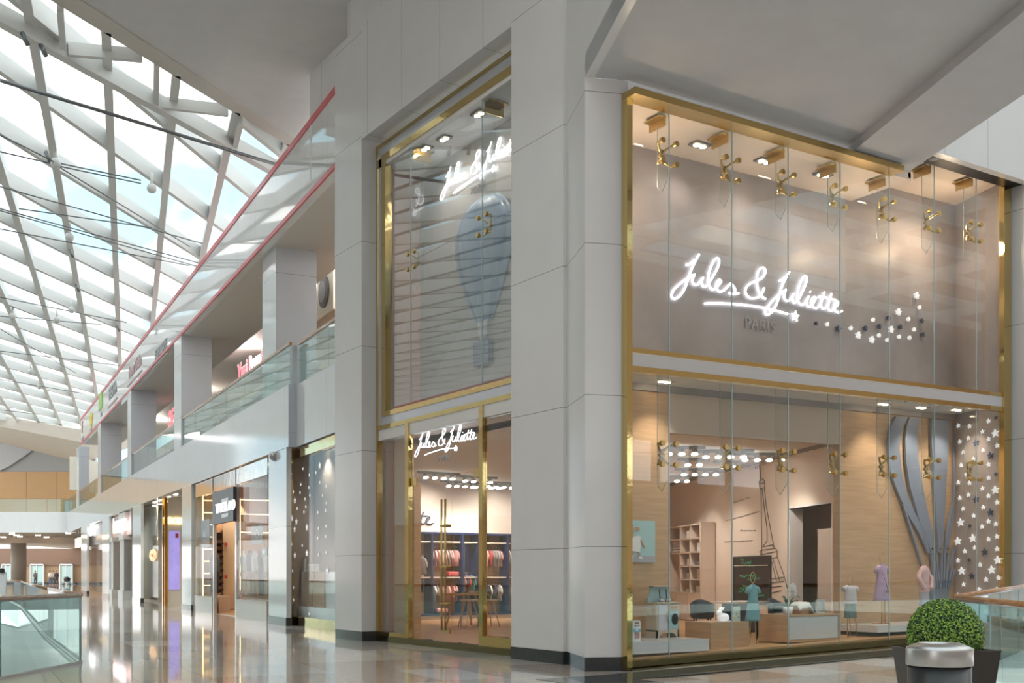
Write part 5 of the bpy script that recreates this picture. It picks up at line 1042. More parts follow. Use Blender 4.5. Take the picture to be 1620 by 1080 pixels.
# perforated cabinet
xa, xb = at_v(1246, .35), at_v(1329, .35); h_ = .46; zc0 = zf(4.6)
cabt = thing('low_cabinet', 'oak cabinet with white perforated front in the middle of the big window', 'cabinet', ((xa + xb) / 2, .35, zc0)); w2 = (xb - xa) / 2
m = MB(); m.box((-w2, 0, 0), (w2, .7, .04)); m.box((-w2, 0, h_ - .03), (w2, .7, h_)); m.box((-w2, 0, .04), (-w2 + .04, .7, h_ - .03)); m.box((w2 - .04, 0, .04), (w2, .7, h_ - .03)); m.box((-w2, .66, .04), (w2, .7, h_ - .03)); m.build('carcass', OAK, cabt)
perf = mat('perforated_white', (.66, .68, .70), .5); t_ = perf.node_tree; b_ = t_.nodes['Principled BSDF']; tcn = t_.nodes.new('ShaderNodeTexCoord'); mpp = t_.nodes.new('ShaderNodeMapping'); mpp.inputs['Rotation'].default_value = (0, PI / 4, 0); vor = t_.nodes.new('ShaderNodeTexVoronoi'); vor.inputs['Scale'].default_value = 40; vor.inputs['Randomness'].default_value = 0
rr = t_.nodes.new('ShaderNodeValToRGB'); rr.color_ramp.elements[0].color = (.33, .36, .38, 1); rr.color_ramp.elements[0].position = .25; rr.color_ramp.elements[1].color = (.70, .71, .73, 1); rr.color_ramp.elements[1].position = .35
t_.links.new(tcn.outputs['Object'], mpp.inputs[0]); t_.links.new(mpp.outputs[0], vor.inputs['Vector']); t_.links.new(vor.outputs['Distance'], rr.inputs[0]); t_.links.new(rr.outputs[0], b_.inputs['Base Color'])
for k in range(3): a = -w2 + .045 + k * (2 * w2 - .09) / 3; MB().box((a, .01, .045), (a + (2 * w2 - .09) / 3 - .001, .025, h_ - .035)).build('perforated_panel', perf, cabt)
zt2 = zc0 + h_
# orchid
oc = thing('potted_orchid', 'white orchid in a white pot on the perforated cabinet', 'plant', (at_v(1236, .6) + .1, .55, zt2)); LEAFD = mat('dark_leaf', (.05, .10, .06), .35)
MB().lathe([(.07, 0), (.09, .13), (.08, .13), (.075, .11), (0, .11)], 20).build('pot', LETW, oc)
for a, ln, up in ((.1, .30, .10), (2.9, .26, .02), (1.5, .16, .16), (3.6, .2, .12), (-.3, .24, .16)):
    m = MB(); N = 6; vs = []
    for k in range(N + 1):
        f = k / N; rr_ = ln * f; z = .12 + up * math.sin(f * PI * .7) * 1.2; w = .03 * math.sin(PI * min(1, f * .9 + .1)) + .003
        vs += [(math.cos(a) * rr_ - math.sin(a) * w, math.sin(a) * rr_ + math.cos(a) * w, z), (math.cos(a) * rr_ + math.sin(a) * w, math.sin(a) * rr_ - math.cos(a) * w, z + .005)]
    m.add(vs, [(2 * k, 2 * k + 1, 2 * k + 3, 2 * k + 2) for k in range(N)], True); m.build('leaf', LEAFD, oc)
MB().tube(smooth_path([(0, 0, .12), (.01, 0, .32), (.05, 0, .46), (.12, 0, .50), (.17, 0, .44)], 4), .005, 6).build('stem', mat('stem_green', (.2, .25, .12), .5), oc)
for (x, z) in ((.03, .42), (.07, .48), (.12, .50), (.16, .47), (.18, .40), (.03, .34), (.17, .33), (.13, .44)):
    m = MB()
    for k in range(5): a = 2 * PI * k / 5; m.ball((x + .022 * math.cos(a), -.01, z + .022 * math.sin(a)), .018, 8, (1, .3, 1))
    m.build('flower', LETW, oc)
# folded clothes on block
fb_ = thing('wooden_block', 'angled oak block under the white cloth on the cabinet', 'block', (at_v(1270, .6), .6, zt2)); MB().box((-.12, -.06, 0), (.10, .12, .16)).build('block', OAK, fb_)
fc_ = thing('folded_clothes', 'white clothes draped over the oak block on the perforated cabinet', 'clothes', (at_v(1270, .6), .6, zt2))
vs = []; NN = 16
for i in range(NN + 1):
    for j in range(9):
        f = i / NN; x = -.22 + .42 * f; y = -.14 + .26 * j / 8; z = .175 + .03 * math.sin(f * PI) + .008 * math.sin(j * 2.3 + i * .8)
        if f > .72: z -= (f - .72) * .62
        if j < 2: z -= (2 - j) * .045
        if f < .15: z -= (.15 - f) * .2
        vs.append((x, y, z))
m = MB(); m.add(vs, [(i * 9 + j, i * 9 + j + 1, i * 9 + j + 10, i * 9 + j + 9) for i in range(NN) for j in range(8)], True); o = m.build('shirt', mat('white_soft_cloth', (.80, .76, .74), .9), fc_); md = o.modifiers.new('thick', 'SOLIDIFY'); md.thickness = .012
pf = thing('framed_photo', 'small grey framed picture at the right end of the perforated cabinet', 'picture', (at_v(1301, .6), .62, zt2)); MB().box((-.10, 0, 0), (.10, .05, .24)).build('frame', SILV, pf); MB().box((-.075, -.006, .03), (.02, 0, .21)).build('left_picture', LETG, pf); MB().box((.03, -.006, .03), (.085, 0, .21)).build('right_picture', mat('taupe_picture', (.35, .30, .27), .5), pf)
# garment stands
def sleeve(m, pts, r): m.tube(smooth_path(pts, 3), r if not isinstance(r, list) else [r[min(len(r) - 1, i // 3)] for i in range(3 * (len(pts) - 1) + 1)], 10)
def stand(lab, loc, hoop, legs, h, rz=0):
    t = thing('garment_stand', lab, 'display stand', loc, rz)
    m = MB(); m.tube([(hoop * .62 * math.cos(a), 0, h + hoop * 1.15 + hoop * math.sin(a)) for a in [2 * PI * k / 24 for k in range(24)]], .006, 6, closed=True); m.tube([(0, 0, h - .06), (0, 0, h + hoop * .16)], .006, 6); m.build('hoop_head', GOLDM, t)
    for a, b in legs: MB().tube([a, b], .008, 6).build('leg', GOLDM, t)
    MB().tube([(-.14, 0, h - .10), (0, 0, h - .04), (.14, 0, h - .10)], .007, 6).build('shoulder_bar', GOLDM, t); return t
def sc_px(px, v): u = at_v(px, v); d = (u - CAM[0]) * VX[0] + (v - CAM[1]) * VX[1]; return u, d
def zat(py, d): return EYE + (HY - py) / F * d
# blue dress
u, d = sc_px(1191, .75); z0 = zf(u); H1 = zat(925, d) - z0
s1 = stand('brass stand holding the teal dress before the blackboard', (u, .75, z0), .09, [((-.07, .0, 0), (-.05, 0, .5)), ((.08, .0, 0), (.05, 0, .5)), ((0, .12, 0), (0, .02, .5))], H1 + .02)
def dress(lab, u, v, ztop, zbot, wt_, wb, cm, cat='dress', sl_=True, flare=.0, pleat=.03):
    t = thing('childs_dress', lab, cat, (u, v, 0)); m = MB(); hgt = ztop - zbot; rg = []
    for k in range(9):
        f = k / 8; w = wb + (wt_ - wb) * f; rg.append((zbot + hgt * .66 * f, w, w * .5, 0, 0, pleat * (1 - f)))
    rg += [(zbot + hgt * .78, wt_ * 1.02, wt_ * .5, 0, 0, 0), (zbot + hgt * .90, wt_ * 1.0, wt_ * .45, 0, 0, 0), (zbot + hgt * .97, wt_ * .6, wt_ * .32, 0, 0, 0), (ztop, wt_ * .42, wt_ * .28, 0, 0, 0)]
    m.loft(rg, 36, True, True, (0, 0), 0, 11); m.build('body', cm, t)
    if sl_:
        for s in (-1, 1): MB().tube([(s * wt_ * .55, 0, zbot + hgt * .93), (s * wt_ * 1.05, 0, zbot + hgt * .88), (s * wt_ * 1.32, 0, zbot + hgt * .76)], [.035, .042, .048], 12).build('sleeve', cm, t)
    m = MB(); m.tube([(wt_ * .42 * math.cos(a), wt_ * .28 * math.sin(a), ztop) for a in [2 * PI * k / 18 for k in range(18)]], .006, 6, closed=True); m.build('collar', cm, t); return t
TEAL = mat('teal_cloth', (.20, .42, .48), .85); LIL = mat('lilac_cloth', (.52, .38, .55), .85); PIK = mat('pale_pink_cloth', (.75, .50, .50), .85); GRT = mat('pale_grey_tulle', (.48, .46, .52), .9); WTE = mat('white_tee_cloth', (.70, .64, .68), .9); GSK = mat('grey_green_cloth', (.16, .22, .21), .9)
dress('teal child\'s dress with cap sleeves on the brass stand', u, .75, zat(924, d), zat(982, d), .10, .165, TEAL)
u, d = sc_px(1345, .62); z0 = zf(u); ht = zat(927, d) - z0
stand('brass tripod stand under the white tee and dark skirt', (u, .62, z0), .10, [((-.08, 0, 0), (-.07, 0, .55)), ((-.02, -.02, 0), (-.03, 0, .55)), ((.21, 0, 0), (.08, 0, .55))], ht)
dress('grey green pleated child\'s skirt under the white tee', u, .62, zat(951, d), zat(977, d), .125, .15, GSK, 'skirt', False, pleat=.06)
dress('white child\'s tee shirt with short sleeves above the dark skirt', u, .62, zat(926, d), zat(955, d), .14, .155, WTE, 'shirt', pleat=.01)
u, d = sc_px(1395, .85); z0 = .48; ht = zat(893, d) - z0
t_ = stand('brass stand with round base under the lilac dress', (u, .85, z0), .11, [((.0, 0, 0), (.0, 0, .7)), ((.10, .0, 0), (.09, 0, .7))], ht)
MB().lathe([(.17, 0), (.17, .012)], 28).build('base_disc', mat('copper_disc', (.50, .28, .15), .3, .8), t_)
dress('lilac child\'s dress with flutter sleeves hanging beside the balloon', u, .85, zat(892, d), zat(950, d), .125, .22, LIL, pleat=.035)
MB().tube([(0, 0, 0), (.05, -.03, -.2), (.10, -.05, -.42)], .008, 6)
hb = thing('shoulder_bag', 'small mauve bag hanging on a cord across the lilac dress', 'bag', (u - .02, .70, zat(933, d))); MB().ball((0, 0, -.02), .045, 12, (1, .5, .7)).build('pouch', mat('mauve_bag', (.30, .20, .22), .6), hb); MB().tube([(0, .0, .0), (-.06, .01, .18), (-.11, .05, .36)], .005, 6).build('cord', mat('mauve_bag', (.3, .2, .22), .6), hb)
u, d = sc_px(1462, .8); z0 = .48; ht = zat(897, d) - z0
stand('brass stand holding the pink blouse in front of the balloon ropes', (u, .8, z0), .08, [((.0, 0, 0), (.0, 0, .6)), ((.08, .05, 0), (.03, 0, .6)), ((-.08, .05, 0), (-.03, 0, .6))], ht)
dress('pale grey tulle child\'s skirt under the pink blouse', u, .8, zat(932, d), zat(956, d), .125, .14, GRT, 'skirt', False, pleat=.05)
bt = dress('pale pink child\'s blouse with long sleeves above the grey skirt', u, .8, zat(895, d), zat(937, d), .13, .14, PIK, 'blouse', False, pleat=.01)
for s in (-1, 1):
    za, zb2 = zat(900, d), zat(934, d); MB().tube(smooth_path([(s * .07, 0, za), (s * .16, 0, za - .12), (s * .19, -.04, (za + zb2) / 2), (s * .10, -.09, zb2 + .03)], 4), .045, 10).build('sleeve', PIK, bt)
# round white thing at the right end
rc = thing('wheel_decoration', 'white disc with a dark rim standing at the right end of the plinth', 'decoration', (at_v(1553, .9), .9, .48 + .2)); MB().tube([(0, -.02, 0), (0, .02, 0)], .17, 28, smooth=False).build('disc', LETW, rc); m = MB(); m.tube([(.18 * math.cos(a), 0, .18 * math.sin(a)) for a in [2 * PI * k / 28 for k in range(28)]], .014, 8, closed=True); m.build('rim', FIXT, rc); MB().tube([(0, -.03, 0), (0, -.02, 0)], .02, 12).build('hub', BLK, rc)

# ---------------------------------------------------- deeper in the shop
def navy_chair(lab, loc, rz):
    t = thing('padded_chair', lab, 'chair', loc, rz, None); m = MB(); N = 14; vs = []
    for i in range(N + 1):
        a = PI * (.0 + 1.0 * i / N); x, y = .27 * math.cos(a), .27 * math.sin(a)
        hb_ = .82 - .12 * abs(math.cos(a)) ** 2
        vs += [(x, y, .42), (x * 1.04, y * 1.04, hb_), (x * .88, y * .88, hb_), (x * .86, y * .86, .42)]
    m.add(vs, [(i * 4 + j, i * 4 + (j + 1) % 4, (i + 1) * 4 + (j + 1) % 4, (i + 1) * 4 + j) for i in range(N) for j in range(4)] + [(0, 1, 2, 3), (N * 4 + 3, N * 4 + 2, N * 4 + 1, N * 4)], True)
    m.build('backrest', mat('slate_blue_upholstery', (.05, .065, .10), .7), t); MB().lathe([(.20, .38), (.25, .40), (.25, .45), (.20, .48)], 24).build('seat', MATS['slate_blue_upholstery'], t)
    for i, j in ((-1, -1), (1, -1), (1, 1), (-1, 1)): MB().tube([(i * .15, j * .15, .40), (i * .22, j * .22, 0)], [.015, .009], 8).build('leg', BLK, t)
    return t
p = onz(1112, 1003, .02); navy_chair('slate blue padded chair behind the oak pedestal', (p[0] - .3, p[1] - .3, .02), 2.2)
p = onz(1222, 995, .02); navy_chair('slate blue padded chair behind the orchid cabinet', (p[0] - 1.15, p[1] - 1.3, .02), .2)
p = onz(1170, 1000, .02); wt0 = thing('white_table', 'white topped table with a navy base in front of the blackboard', 'table', (p[0], p[1], .02), .3); MB().box((-.75, -.35, .70), (.75, .35, .74)).build('table_top', LETW, wt0); MB().box((-.5, -.2, 0), (.5, .2, .70)).build('base', NAVY, wt0)
# blackboard and tower drawing on the angled wall
bb = thing('blackboard', 'black chalkboard with green scribbles hanging on the shop wall', 'blackboard'); ta, tb_ = wt(1218, 880, .05)[0], wt(1160, 880, .05)[0]; zt_, zl_ = wt(1190, 879, .05)[1], wt(1190, 955, .05)[1]
MB(WF()).box((ta, -.05, zl_), (tb_, -.005, zt_)).build('board', mat('board_black', (.012, .015, .02), .25), bb)
for f_ in ((ta, ta + .03, zl_, zt_), (tb_ - .03, tb_, zl_, zt_), (ta, tb_, zt_ - .03, zt_), (ta, tb_, zl_, zl_ + .03)): MB(WF()).box((f_[0], -.06, f_[2]), (f_[1], -.05, f_[3])).build('frame_strip', BLK, bb)
MB(WF()).box((ta + .1, -.07, zt_ - .26), (tb_ - .1, -.06, zt_ - .24)).build('chalk_rail', CREAM, bb)
GCH = mat('green_chalk', (.05, .35, .16), .6, emis=.15, ecol=(.1, .7, .3)); rnd = random.Random(3)
for k in range(16):
    m = MB(WF()); t0 = ta + .15 + rnd.random() * (tb_ - ta - .7); z0 = zl_ + .1 + rnd.random() * (zt_ - zl_ - .2); sl2 = rnd.uniform(-.2, .3)
    m.tube([(t0 + j * .045, -.062, z0 + sl2 * j * .045 + .03 * math.sin(j * 2.1 + k)) for j in range(rnd.randint(6, 12))], .0045, 4); m.build('chalk_scribble', GCH, bb)
tw = thing('tower_drawing', 'thin black line drawing of a tall lattice tower on the shop wall', 'wall drawing'); INK = mat('ink_line', (.10, .09, .09), .6)
TL = [[(1194.4,734.5),(1201.6,732.7),(1204.3,757.4)],[(1195,735),(1195.5,742)],[(1197.7,734),(1198.2,741)],[(1204,758),(1201.5,762),(1201.6,765)],[(1204.3,757),(1208,757.5),(1210,761),(1210,765)],[(1201.6,765),(1210,763.5),(1209.8,771),(1203,773),(1201.6,765)],[(1204.3,773),(1204.9,800),(1205.6,877)],[(1206.3,772.5),(1209.3,800),(1214,835.6),(1214,856),(1207.4,864)],[(1209.6,771),(1212.6,800),(1225,866)],[(1207.4,864.5),(1222,861.5),(1226,867)],[(1202.2,872),(1205,870),(1227.5,867),(1230,870.5),(1230,881)],[(1203.5,877),(1229,872)],[(1202.2,872),(1203.5,877)],[(1230,881),(1241,910)],[(1220,883),(1229,918.5)],[(1223,883),(1234,918)],[(1218,884.5),(1229.6,881)],[(1218.5,915.5),(1240,913)],[(1218.5,921.5),(1240,919)],[(1218.5,929),(1237,927)],[(1218.5,938),(1236,934)],[(1241,910),(1246,930)]]
for L_ in TL:
    m = MB(WF()); m.tube([(wt(x, y)[0], -.008, wt(x, y)[1]) for x, y in L_], .011, 5); m.build('ink_line', INK, tw)
wr = thing('wall_writing', 'four slanting lines of thin handwriting beside the tower drawing', 'lettering')
for (xa, ya, xb, yb) in ((1160, 795, 1187, 786), (1148, 824, 1201, 809), (1171, 839, 1196, 839), (1146, 857, 1191, 855)):
    m = MB(WF()); n = int((xb - xa) / 1.3); m.tube([(lambda w_: (w_[0], -.008, w_[1]))(wt(xa + (xb - xa) * j / n, ya + (yb - ya) * j / n + 1.4 * math.sin(j * 2.4) * (1 if j % 5 else .2))) for j in range(n + 1)], .007, 4); m.build('handwriting', INK, wr)
# cubby shelves standing against the angled wall
cu = thing('cubby_shelving', 'white shelving with oak lined cubbies against the angled shop wall', 'shelving'); cm_ = mat('shelf_offwhite', (.70, .60, .53), .45)
cts = [0, wt(1091, 880, WOFF)[0] - wt(1107.5, 880, WOFF)[0], wt(1075.5, 880, WOFF)[0] - wt(1107.5, 880, WOFF)[0], wt(1056, 880, WOFF)[0] - wt(1107.5, 880, WOFF)[0], 5.2]
tb0 = wt(1107.5, 880, WOFF)[0]; zs_ = [.85, 1.24, 1.64, 2.04, 2.44, 2.84]
WFc = ((wl0[0] - .915 * WOFF, wl0[1] + .403 * WOFF), WD, (.915, -.403))
def cb_(a, b, n0, n1, z0, z1, nm, m_, par=cu): return MB(WFc).box((tb0 + a, n0, z0), (tb0 + b, n1, z1)).build(nm, m_, par)
cb_(-.03, 5.2, WOFF - .03, WOFF - .005, .02, 2.86, 'back_panel', OAK)
cb_(-.06, 0, -.01, WOFF - .03, .02, 2.88, 'side_panel', cm_)
for t_ in cts[1:]: cb_(t_ - .02, t_ + .02, 0, WOFF - .03, .85, 2.84, 'divider', cm_)
for i, z in enumerate(zs_):
    cb_(0, cts[2] if i in (1, 2, 3, 4) else 5.2, -.005, WOFF - .03, z - .02, z + .02, 'shelf', cm_)
cb_(cts[2], 5.2, 0, WOFF - .03, 2.42, 2.46, 'shelf', cm_); cb_(cts[2], 5.2, 0, WOFF - .03, 2.02, 2.06, 'shelf', cm_)
for k in range(5): cb_(k * 1.04 + .01, k * 1.04 + 1.03, -.02, 0, .06, .82, 'cupboard_door', cm_)
cb_(0, 5.2, .02, WOFF - .03, .02, .83, 'cupboard_body', cm_)
for r_i, (ci, zi, w, h, m_, lb, kd) in enumerate(((0, 3, .12, .26, LETW, 'white patterned box', 'box'), (1, 4, .16, .24, LETW, 'white paper bag with handles', 'bag'), (0, 0, .22, .20, LETW, 'leaning pale folded item', 'clothes'), (1, 0, .18, .10, LETW, 'small white shoes', 'shoes'), (0, 1, .10, .30, CREAM, 'tall cream box', 'box'), (1, 1, .2, .18, GRT, 'grey soft bag', 'bag'), (0, 2, .14, .14, FIXT, 'small dark toy', 'toy'), (1, 2, .12, .2, LETW, 'white jar', 'jar'))):
    a, b = cts[ci], cts[ci + 1]; tc_ = tb0 + (a + b) / 2; q = MB(WFc)
    q.box((tc_ - w, .1, zs_[zi] + .022), (tc_ + w, .3, zs_[zi] + .02 + h)); 
    col_ = ['right', 'middle'][ci]; o = thing(kd if kd != 'box' else 'gift_box', '%s in the %s column of cubbies, %s row from the bottom' % (lb, col_, ['first', 'second', 'third', 'fourth', 'fifth'][zi]), kd)
    q.build('body', m_, o, bevel=.02)
    if kd in ('bag', 'box'): MB(WFc).tube([(tc_ - w * .4, .2, zs_[zi] + h), (tc_, .2, zs_[zi] + h + .06), (tc_ + w * .4, .2, zs_[zi] + h)], .008, 6).build('handle', CREAM, o)
for k in range(4):
    t0_ = tb0 + (cts[2] + cts[3]) / 2; o = MB(WFc).box((t0_ - .34, .08, 2.062 + k * .085), (t0_ + .34, .36, 2.06 + k * .085 + .075)).build('folded_towel', WTE, None, bevel=.03); tag(o, 'folded white towel in the leftmost cubby, ' + ['bottom of', 'second from the bottom of', 'second from the top of', 'top of'][k] + ' its stack', 'towel', 'folded towels in the left cubby')
# ---------------------------------------------------- wardrobes seen through the entrance
wd = thing('open_wardrobe', 'navy framed open wardrobe along the back wall behind the glass doors', 'wardrobe'); VW = 16.65
us_ = [4.75, 6.13, 7.22, 7.80, 8.87, 10.3, 11.8]
MB().box((us_[0], 17.12, .18), (us_[-1], 17.19, 2.66)).build('back_panel', OAK, wd)
MB().box((us_[0], VW, 2.62), (us_[-1], 17.12, 2.68)).build('top_frame', NAVY, wd); MB().box((us_[0], VW, .14), (us_[-1], 17.12, .20)).build('bottom_frame', NAVY, wd); MB().box((us_[0], VW + .04, .02), (us_[-1], 17.12, .14)).build('base', PINKW, wd)
for u in us_: MB().box((u - .03, VW, .2), (u + .03, 17.12, 2.62)).build('upright', NAVY, wd)
shelfm = cm_
GCOL = [('pink', (.72, .38, .38)), ('cream', (.72, .64, .54)), ('navy', (.05, .06, .11)), ('grey', (.38, .36, .38)), ('peach', (.75, .48, .38)), ('teal', (.12, .32, .33)), ('red', (.55, .10, .10)), ('white', (.75, .72, .72))]
gproto = {}
def garment(col):
    nm, cc = GCOL[col]
    if col in gproto: return gproto[col]
    t = bpy.data.objects.new('hanging_garment', None); m = MB()
    m.loft([(-.52, .035, .19), (-.3, .035, .17), (-.1, .035, .16), (-.05, .03, .14), (-.02, .02, .05)], 14); m.tube([(0, -.13, -.06), (.01, -.19, -.2), (.01, -.19, -.32)], [.03, .035, .03], 8); m.tube([(0, .13, -.06), (.01, .19, -.2), (.01, .19, -.32)], [.03, .035, .03], 8)
    g_ = m.build('garment', mat('garment_' + nm, cc, .9)); h = MB(); h.tube([(0, 0, .06), (.015, 0, .07), (.02, 0, .04), (0, 0, .01), (0, -.14, -.05)], .005, 5); h.tube([(0, 0, .01), (0, .14, -.05)], .006, 5); hh = h.build('hanger', LETW)
    C.objects.unlink(g_); C.objects.unlink(hh); gproto[col] = (t, g_, hh); return gproto[col]
def hang(col, loc, lab, grp, tilt):
    t, g_, h_2 = garment(col); r = t.copy(); C.objects.link(r); r.location = loc; r.rotation_euler = (0, 0, tilt); tag(r, lab, 'garment', grp)
    for o in (g_, h_2): c_ = o.copy(); C.objects.link(c_); c_.parent = r
rl = random.Random(11)
bays = [(4.85, 6.05, [(2.0, [0, 1, 7, 0, 3], 'upper rail'), (1.95, [], ''), (1.45, [3, 2, 2, 3, 2, 2], 'middle rail')], 'left end bay'),
        (6.2, 7.1, [(2.25, [1, 0, 4, 1, 0, 3, 0, 0], 'upper rail'), (1.16, [7, 1, 3, 0, 7, 0, 4, 0, 0], 'lower rail')], 'bay left of the mirror'),
        (7.3, 7.72, [(1.45, [0, 2, 6, 5], 'rail in the narrow bay')], 'narrow bay'),
        (7.9, 8.8, [(2.25, [0, 4, 0, 6, 3, 3, 0], 'upper rail'), (1.16, [3, 2, 2, 1, 2, 3, 7], 'lower rail')], 'bay right of the mirror'),
        (8.98, 10.2, [(2.25, [1, 4, 7, 0, 1, 4, 0, 7], 'upper rail'), (1.16, [7, 0, 1, 7, 3, 0, 1], 'lower rail')], 'bay behind the right side light')]
for a, b, rails, bn in bays:
    MB().box((a - .05, VW + .06, 2.36), (b + .05, 17.1, 2.40)).build('shelf', shelfm, wd); MB().box((a - .05, VW + .06, 1.28), (b + .05, 17.1, 1.32)).build('shelf', shelfm, wd)
    for z, cols, rn in rails:
        if not cols: continue
        MB().tube([(a - .06, VW + .28, z), (b + .06, VW + .28, z)], .012, 8).build('rail', GOLDM, wd)
        for k, c_ in enumerate(cols):
            hang(c_, (a + (b - a) * (k + .5) / len(cols) + rl.uniform(-.02, .02), VW + .28, z - .08), '%s child\'s garment on the %s of the %s' % (GCOL[c_][0], rn, bn), '%s garments, %s, %s' % (GCOL[c_][0], rn, bn), rl.uniform(-.35, .35))
for x_, z_, m_, lb in ((4.95, .22, CREAM, 'white card standing at the foot of the left end bay'), (6.55, .22, MATS['garment_pink'], 'folded pink garments lying at the foot of the bay left of the mirror'), (6.95, 1.34, MATS['garment_red'], 'folded red and white garment on the middle shelf left of the mirror')):
    o = MB().box((x_ - .2, VW + .1, z_), (x_ + .2, VW + .4, z_ + .14)).build('folded_clothes', m_, None, bevel=.04); tag(o, lb, 'clothes')
mr = thing('mirror', 'tall navy framed mirror panel in the narrow wardrobe bay', 'mirror'); MB().box((7.27, VW + .42, 1.5), (7.76, VW + .44, 2.35)).build('glass', mat('mirror_glass', (.6, .62, .65), .03, 1.0), mr); MB().box((7.25, VW + .44, .22), (7.78, VW + .48, 2.38)).build('frame', NAVY, mr)
# round table with shoes, stools
tp = onz(728, 992, .02); tpx = (4.95, 12.75)
rt = thing('round_table', 'round oak table with splayed legs seen through the glass doors', 'table', (tpx[0], tpx[1], .02)); MB().lathe([(.60, .82), (.62, .84), (.62, .87), (0, .87)], 40).build('table_top', OAKV, rt)
for k in range(4): a = PI / 4 + PI / 2 * k; MB().tube([(.25 * math.cos(a), .25 * math.sin(a), .83), (.55 * math.cos(a), .55 * math.sin(a), 0)], [.03, .018], 10).build('leg', OAKV, rt)
for k, (dx, dy, lb) in enumerate(((-.35, -.75, 'left pale topped wooden stool by the round table'), (.12, -.95, 'right pale topped wooden stool by the round table'))):
    t_ = thing('wooden_stool', lb, 'stool', (tpx[0] + dx, tpx[1] + dy, .02)); MB().lathe([(.22, .68), (.24, .70), (.24, .73), (0, .73)], 28).build('seat', mat('pale_seat', (.70, .60, .55), .6), t_)
    for j in range(4): a = PI / 4 + PI / 2 * j; MB().tube([(.10 * math.cos(a), .10 * math.sin(a), .69), (.30 * math.cos(a), .30 * math.sin(a), 0)], [.022, .014], 8).build('leg', OAKV, t_)
for k, (dx, dy, m_) in enumerate(((-.36, -.2, MATS['garment_navy']), (-.02, -.3, WTE), (.16, -.12, WTE), (.36, -.26, MATS['garment_cream']), (.44, .05, WTE))):
    t_ = thing('childs_shoes', '%s pair of tiny shoes on the round table' % ['dark navy leftmost', 'white second', 'white third', 'cream fourth', 'white rightmost'][k], 'shoes', (tpx[0] + dx, tpx[1] + dy, .89), .3 * k)
    for s in (-1, 1): m = MB(); m.ball((s * .045, .0, .025), .035, 10, (1, 2.0, .7)); m.ball((s * .045, .04, .045), .028, 8, (1, 1, .9)); m.build('shoe', m_, t_)

# ---------------------------------------------------- left railing round the well
def g_rail(pts, lab, gaps=1.6, zb=0.0, ends=True):
    r = thing('glass_railing', lab, 'railing')
    for i in range(len(pts) - 1):
        a, b = Vector((*pts[i], 0)), Vector((*pts[i + 1], 0)); L_ = (b - a).length; n = max(1, round(L_ / gaps)); d_ = (b - a) / n; nn = Vector((-d_.y, d_.x, 0)).normalized() * .012
        for k in range(n):
            p, q = a + d_ * k + d_.normalized() * .008, a + d_ * (k + 1) - d_.normalized() * .008
            MB().plate([(p.x, p.y, zb + .02 + sl(p.x)), (q.x, q.y, zb + .02 + sl(q.x)), (q.x, q.y, zb + 1.05 + sl(q.x)), (p.x, p.y, zb + 1.05 + sl(p.x))], tuple(nn)).build('glass_pane', GRAIL, r)
            MB().tube([(p.x, p.y, zb + .02 + sl(p.x)), (p.x, p.y, zb + 1.05 + sl(p.x))], .009, 6).build('pane_edge', GEDGE, r)
        MB().bar((a.x, a.y, zb + .02 + sl(a.x)), (b.x, b.y, zb + .02 + sl(b.x)), .05, .04).build('base_channel', SILV, r)
        MB().tube([(a.x, a.y, zb + 1.08 + sl(a.x)), (b.x, b.y, zb + 1.08 + sl(b.x))], .032, 12).build('handrail', WOODR, r)
        MB().tube([(a.x, a.y, zb + 1.045 + sl(a.x)), (b.x, b.y, zb + 1.045 + sl(b.x))], .016, 8).build('rail_channel', SILV, r)
    return r
g_rail([K1, (-15.1, -7.0)], 'glass railing with wooden handrail along the near edge of the left opening', 2.4)
g_rail([(K1[0] + .03, K1[1] + .07), (-5.35, 13.5), (-1.5, 40), (1.3, 64)], 'glass railing running away along the walkway edge of the left opening', 2.6)
g_rail([(1.85, -4.05), (.3, -6.0)], 'near glass railing of the opening in front of the big window', 1.3)
g_rail([(1.93, -3.98), (9.2, -.95)], 'glass railing of the right opening running towards the far pier', 1.6)
# opposite side of the left well
struct('wall_opposite_edge', MB().prism([(-16.6, 36), (-19.6, 4), (-20.1, 4), (-17.1, 36)], -.9, .0), WHITE, 'white slab edge on the far side of the left opening')
# escalator balustrade going down in the well
es = thing('escalator', 'escalator with white flank descending in the left opening', 'escalator'); a = Vector((-8.4, 9.0, -.9)); 
m = MB(); m.plate([(-7.4, 14, -1.0), (-9.4, 8.5, -3.2), (-11.0, 4, -5.3), (-11.0, 4, -5.9), (-9.2, 8.5, -4.2), (-7.2, 14, -2.0)], (-.12, .05, 0)); m.build('flank', WHITE, es)
m = MB(); m.plate([(-8.6, 14.4, -1.0), (-10.6, 8.9, -3.2), (-12.2, 4.4, -5.3), (-12.2, 4.4, -5.9), (-10.4, 8.9, -4.2), (-8.4, 14.4, -2.0)], (-.12, .05, 0)); m.build('flank', WHITE, es)
m = MB()
for k in range(22): f = k / 22; x = -7.5 - 3.6 * f; y = 14 - 10 * f; z = -1.7 - 4.0 * f; m.plate([(x, y, z), (x - 1.1, y + .35, z), (x - 1.25, y - .1, z), (x - .15, y - .45, z)], (0, 0, -.18))
m.build('steps', BRSH, es, recalc=False)

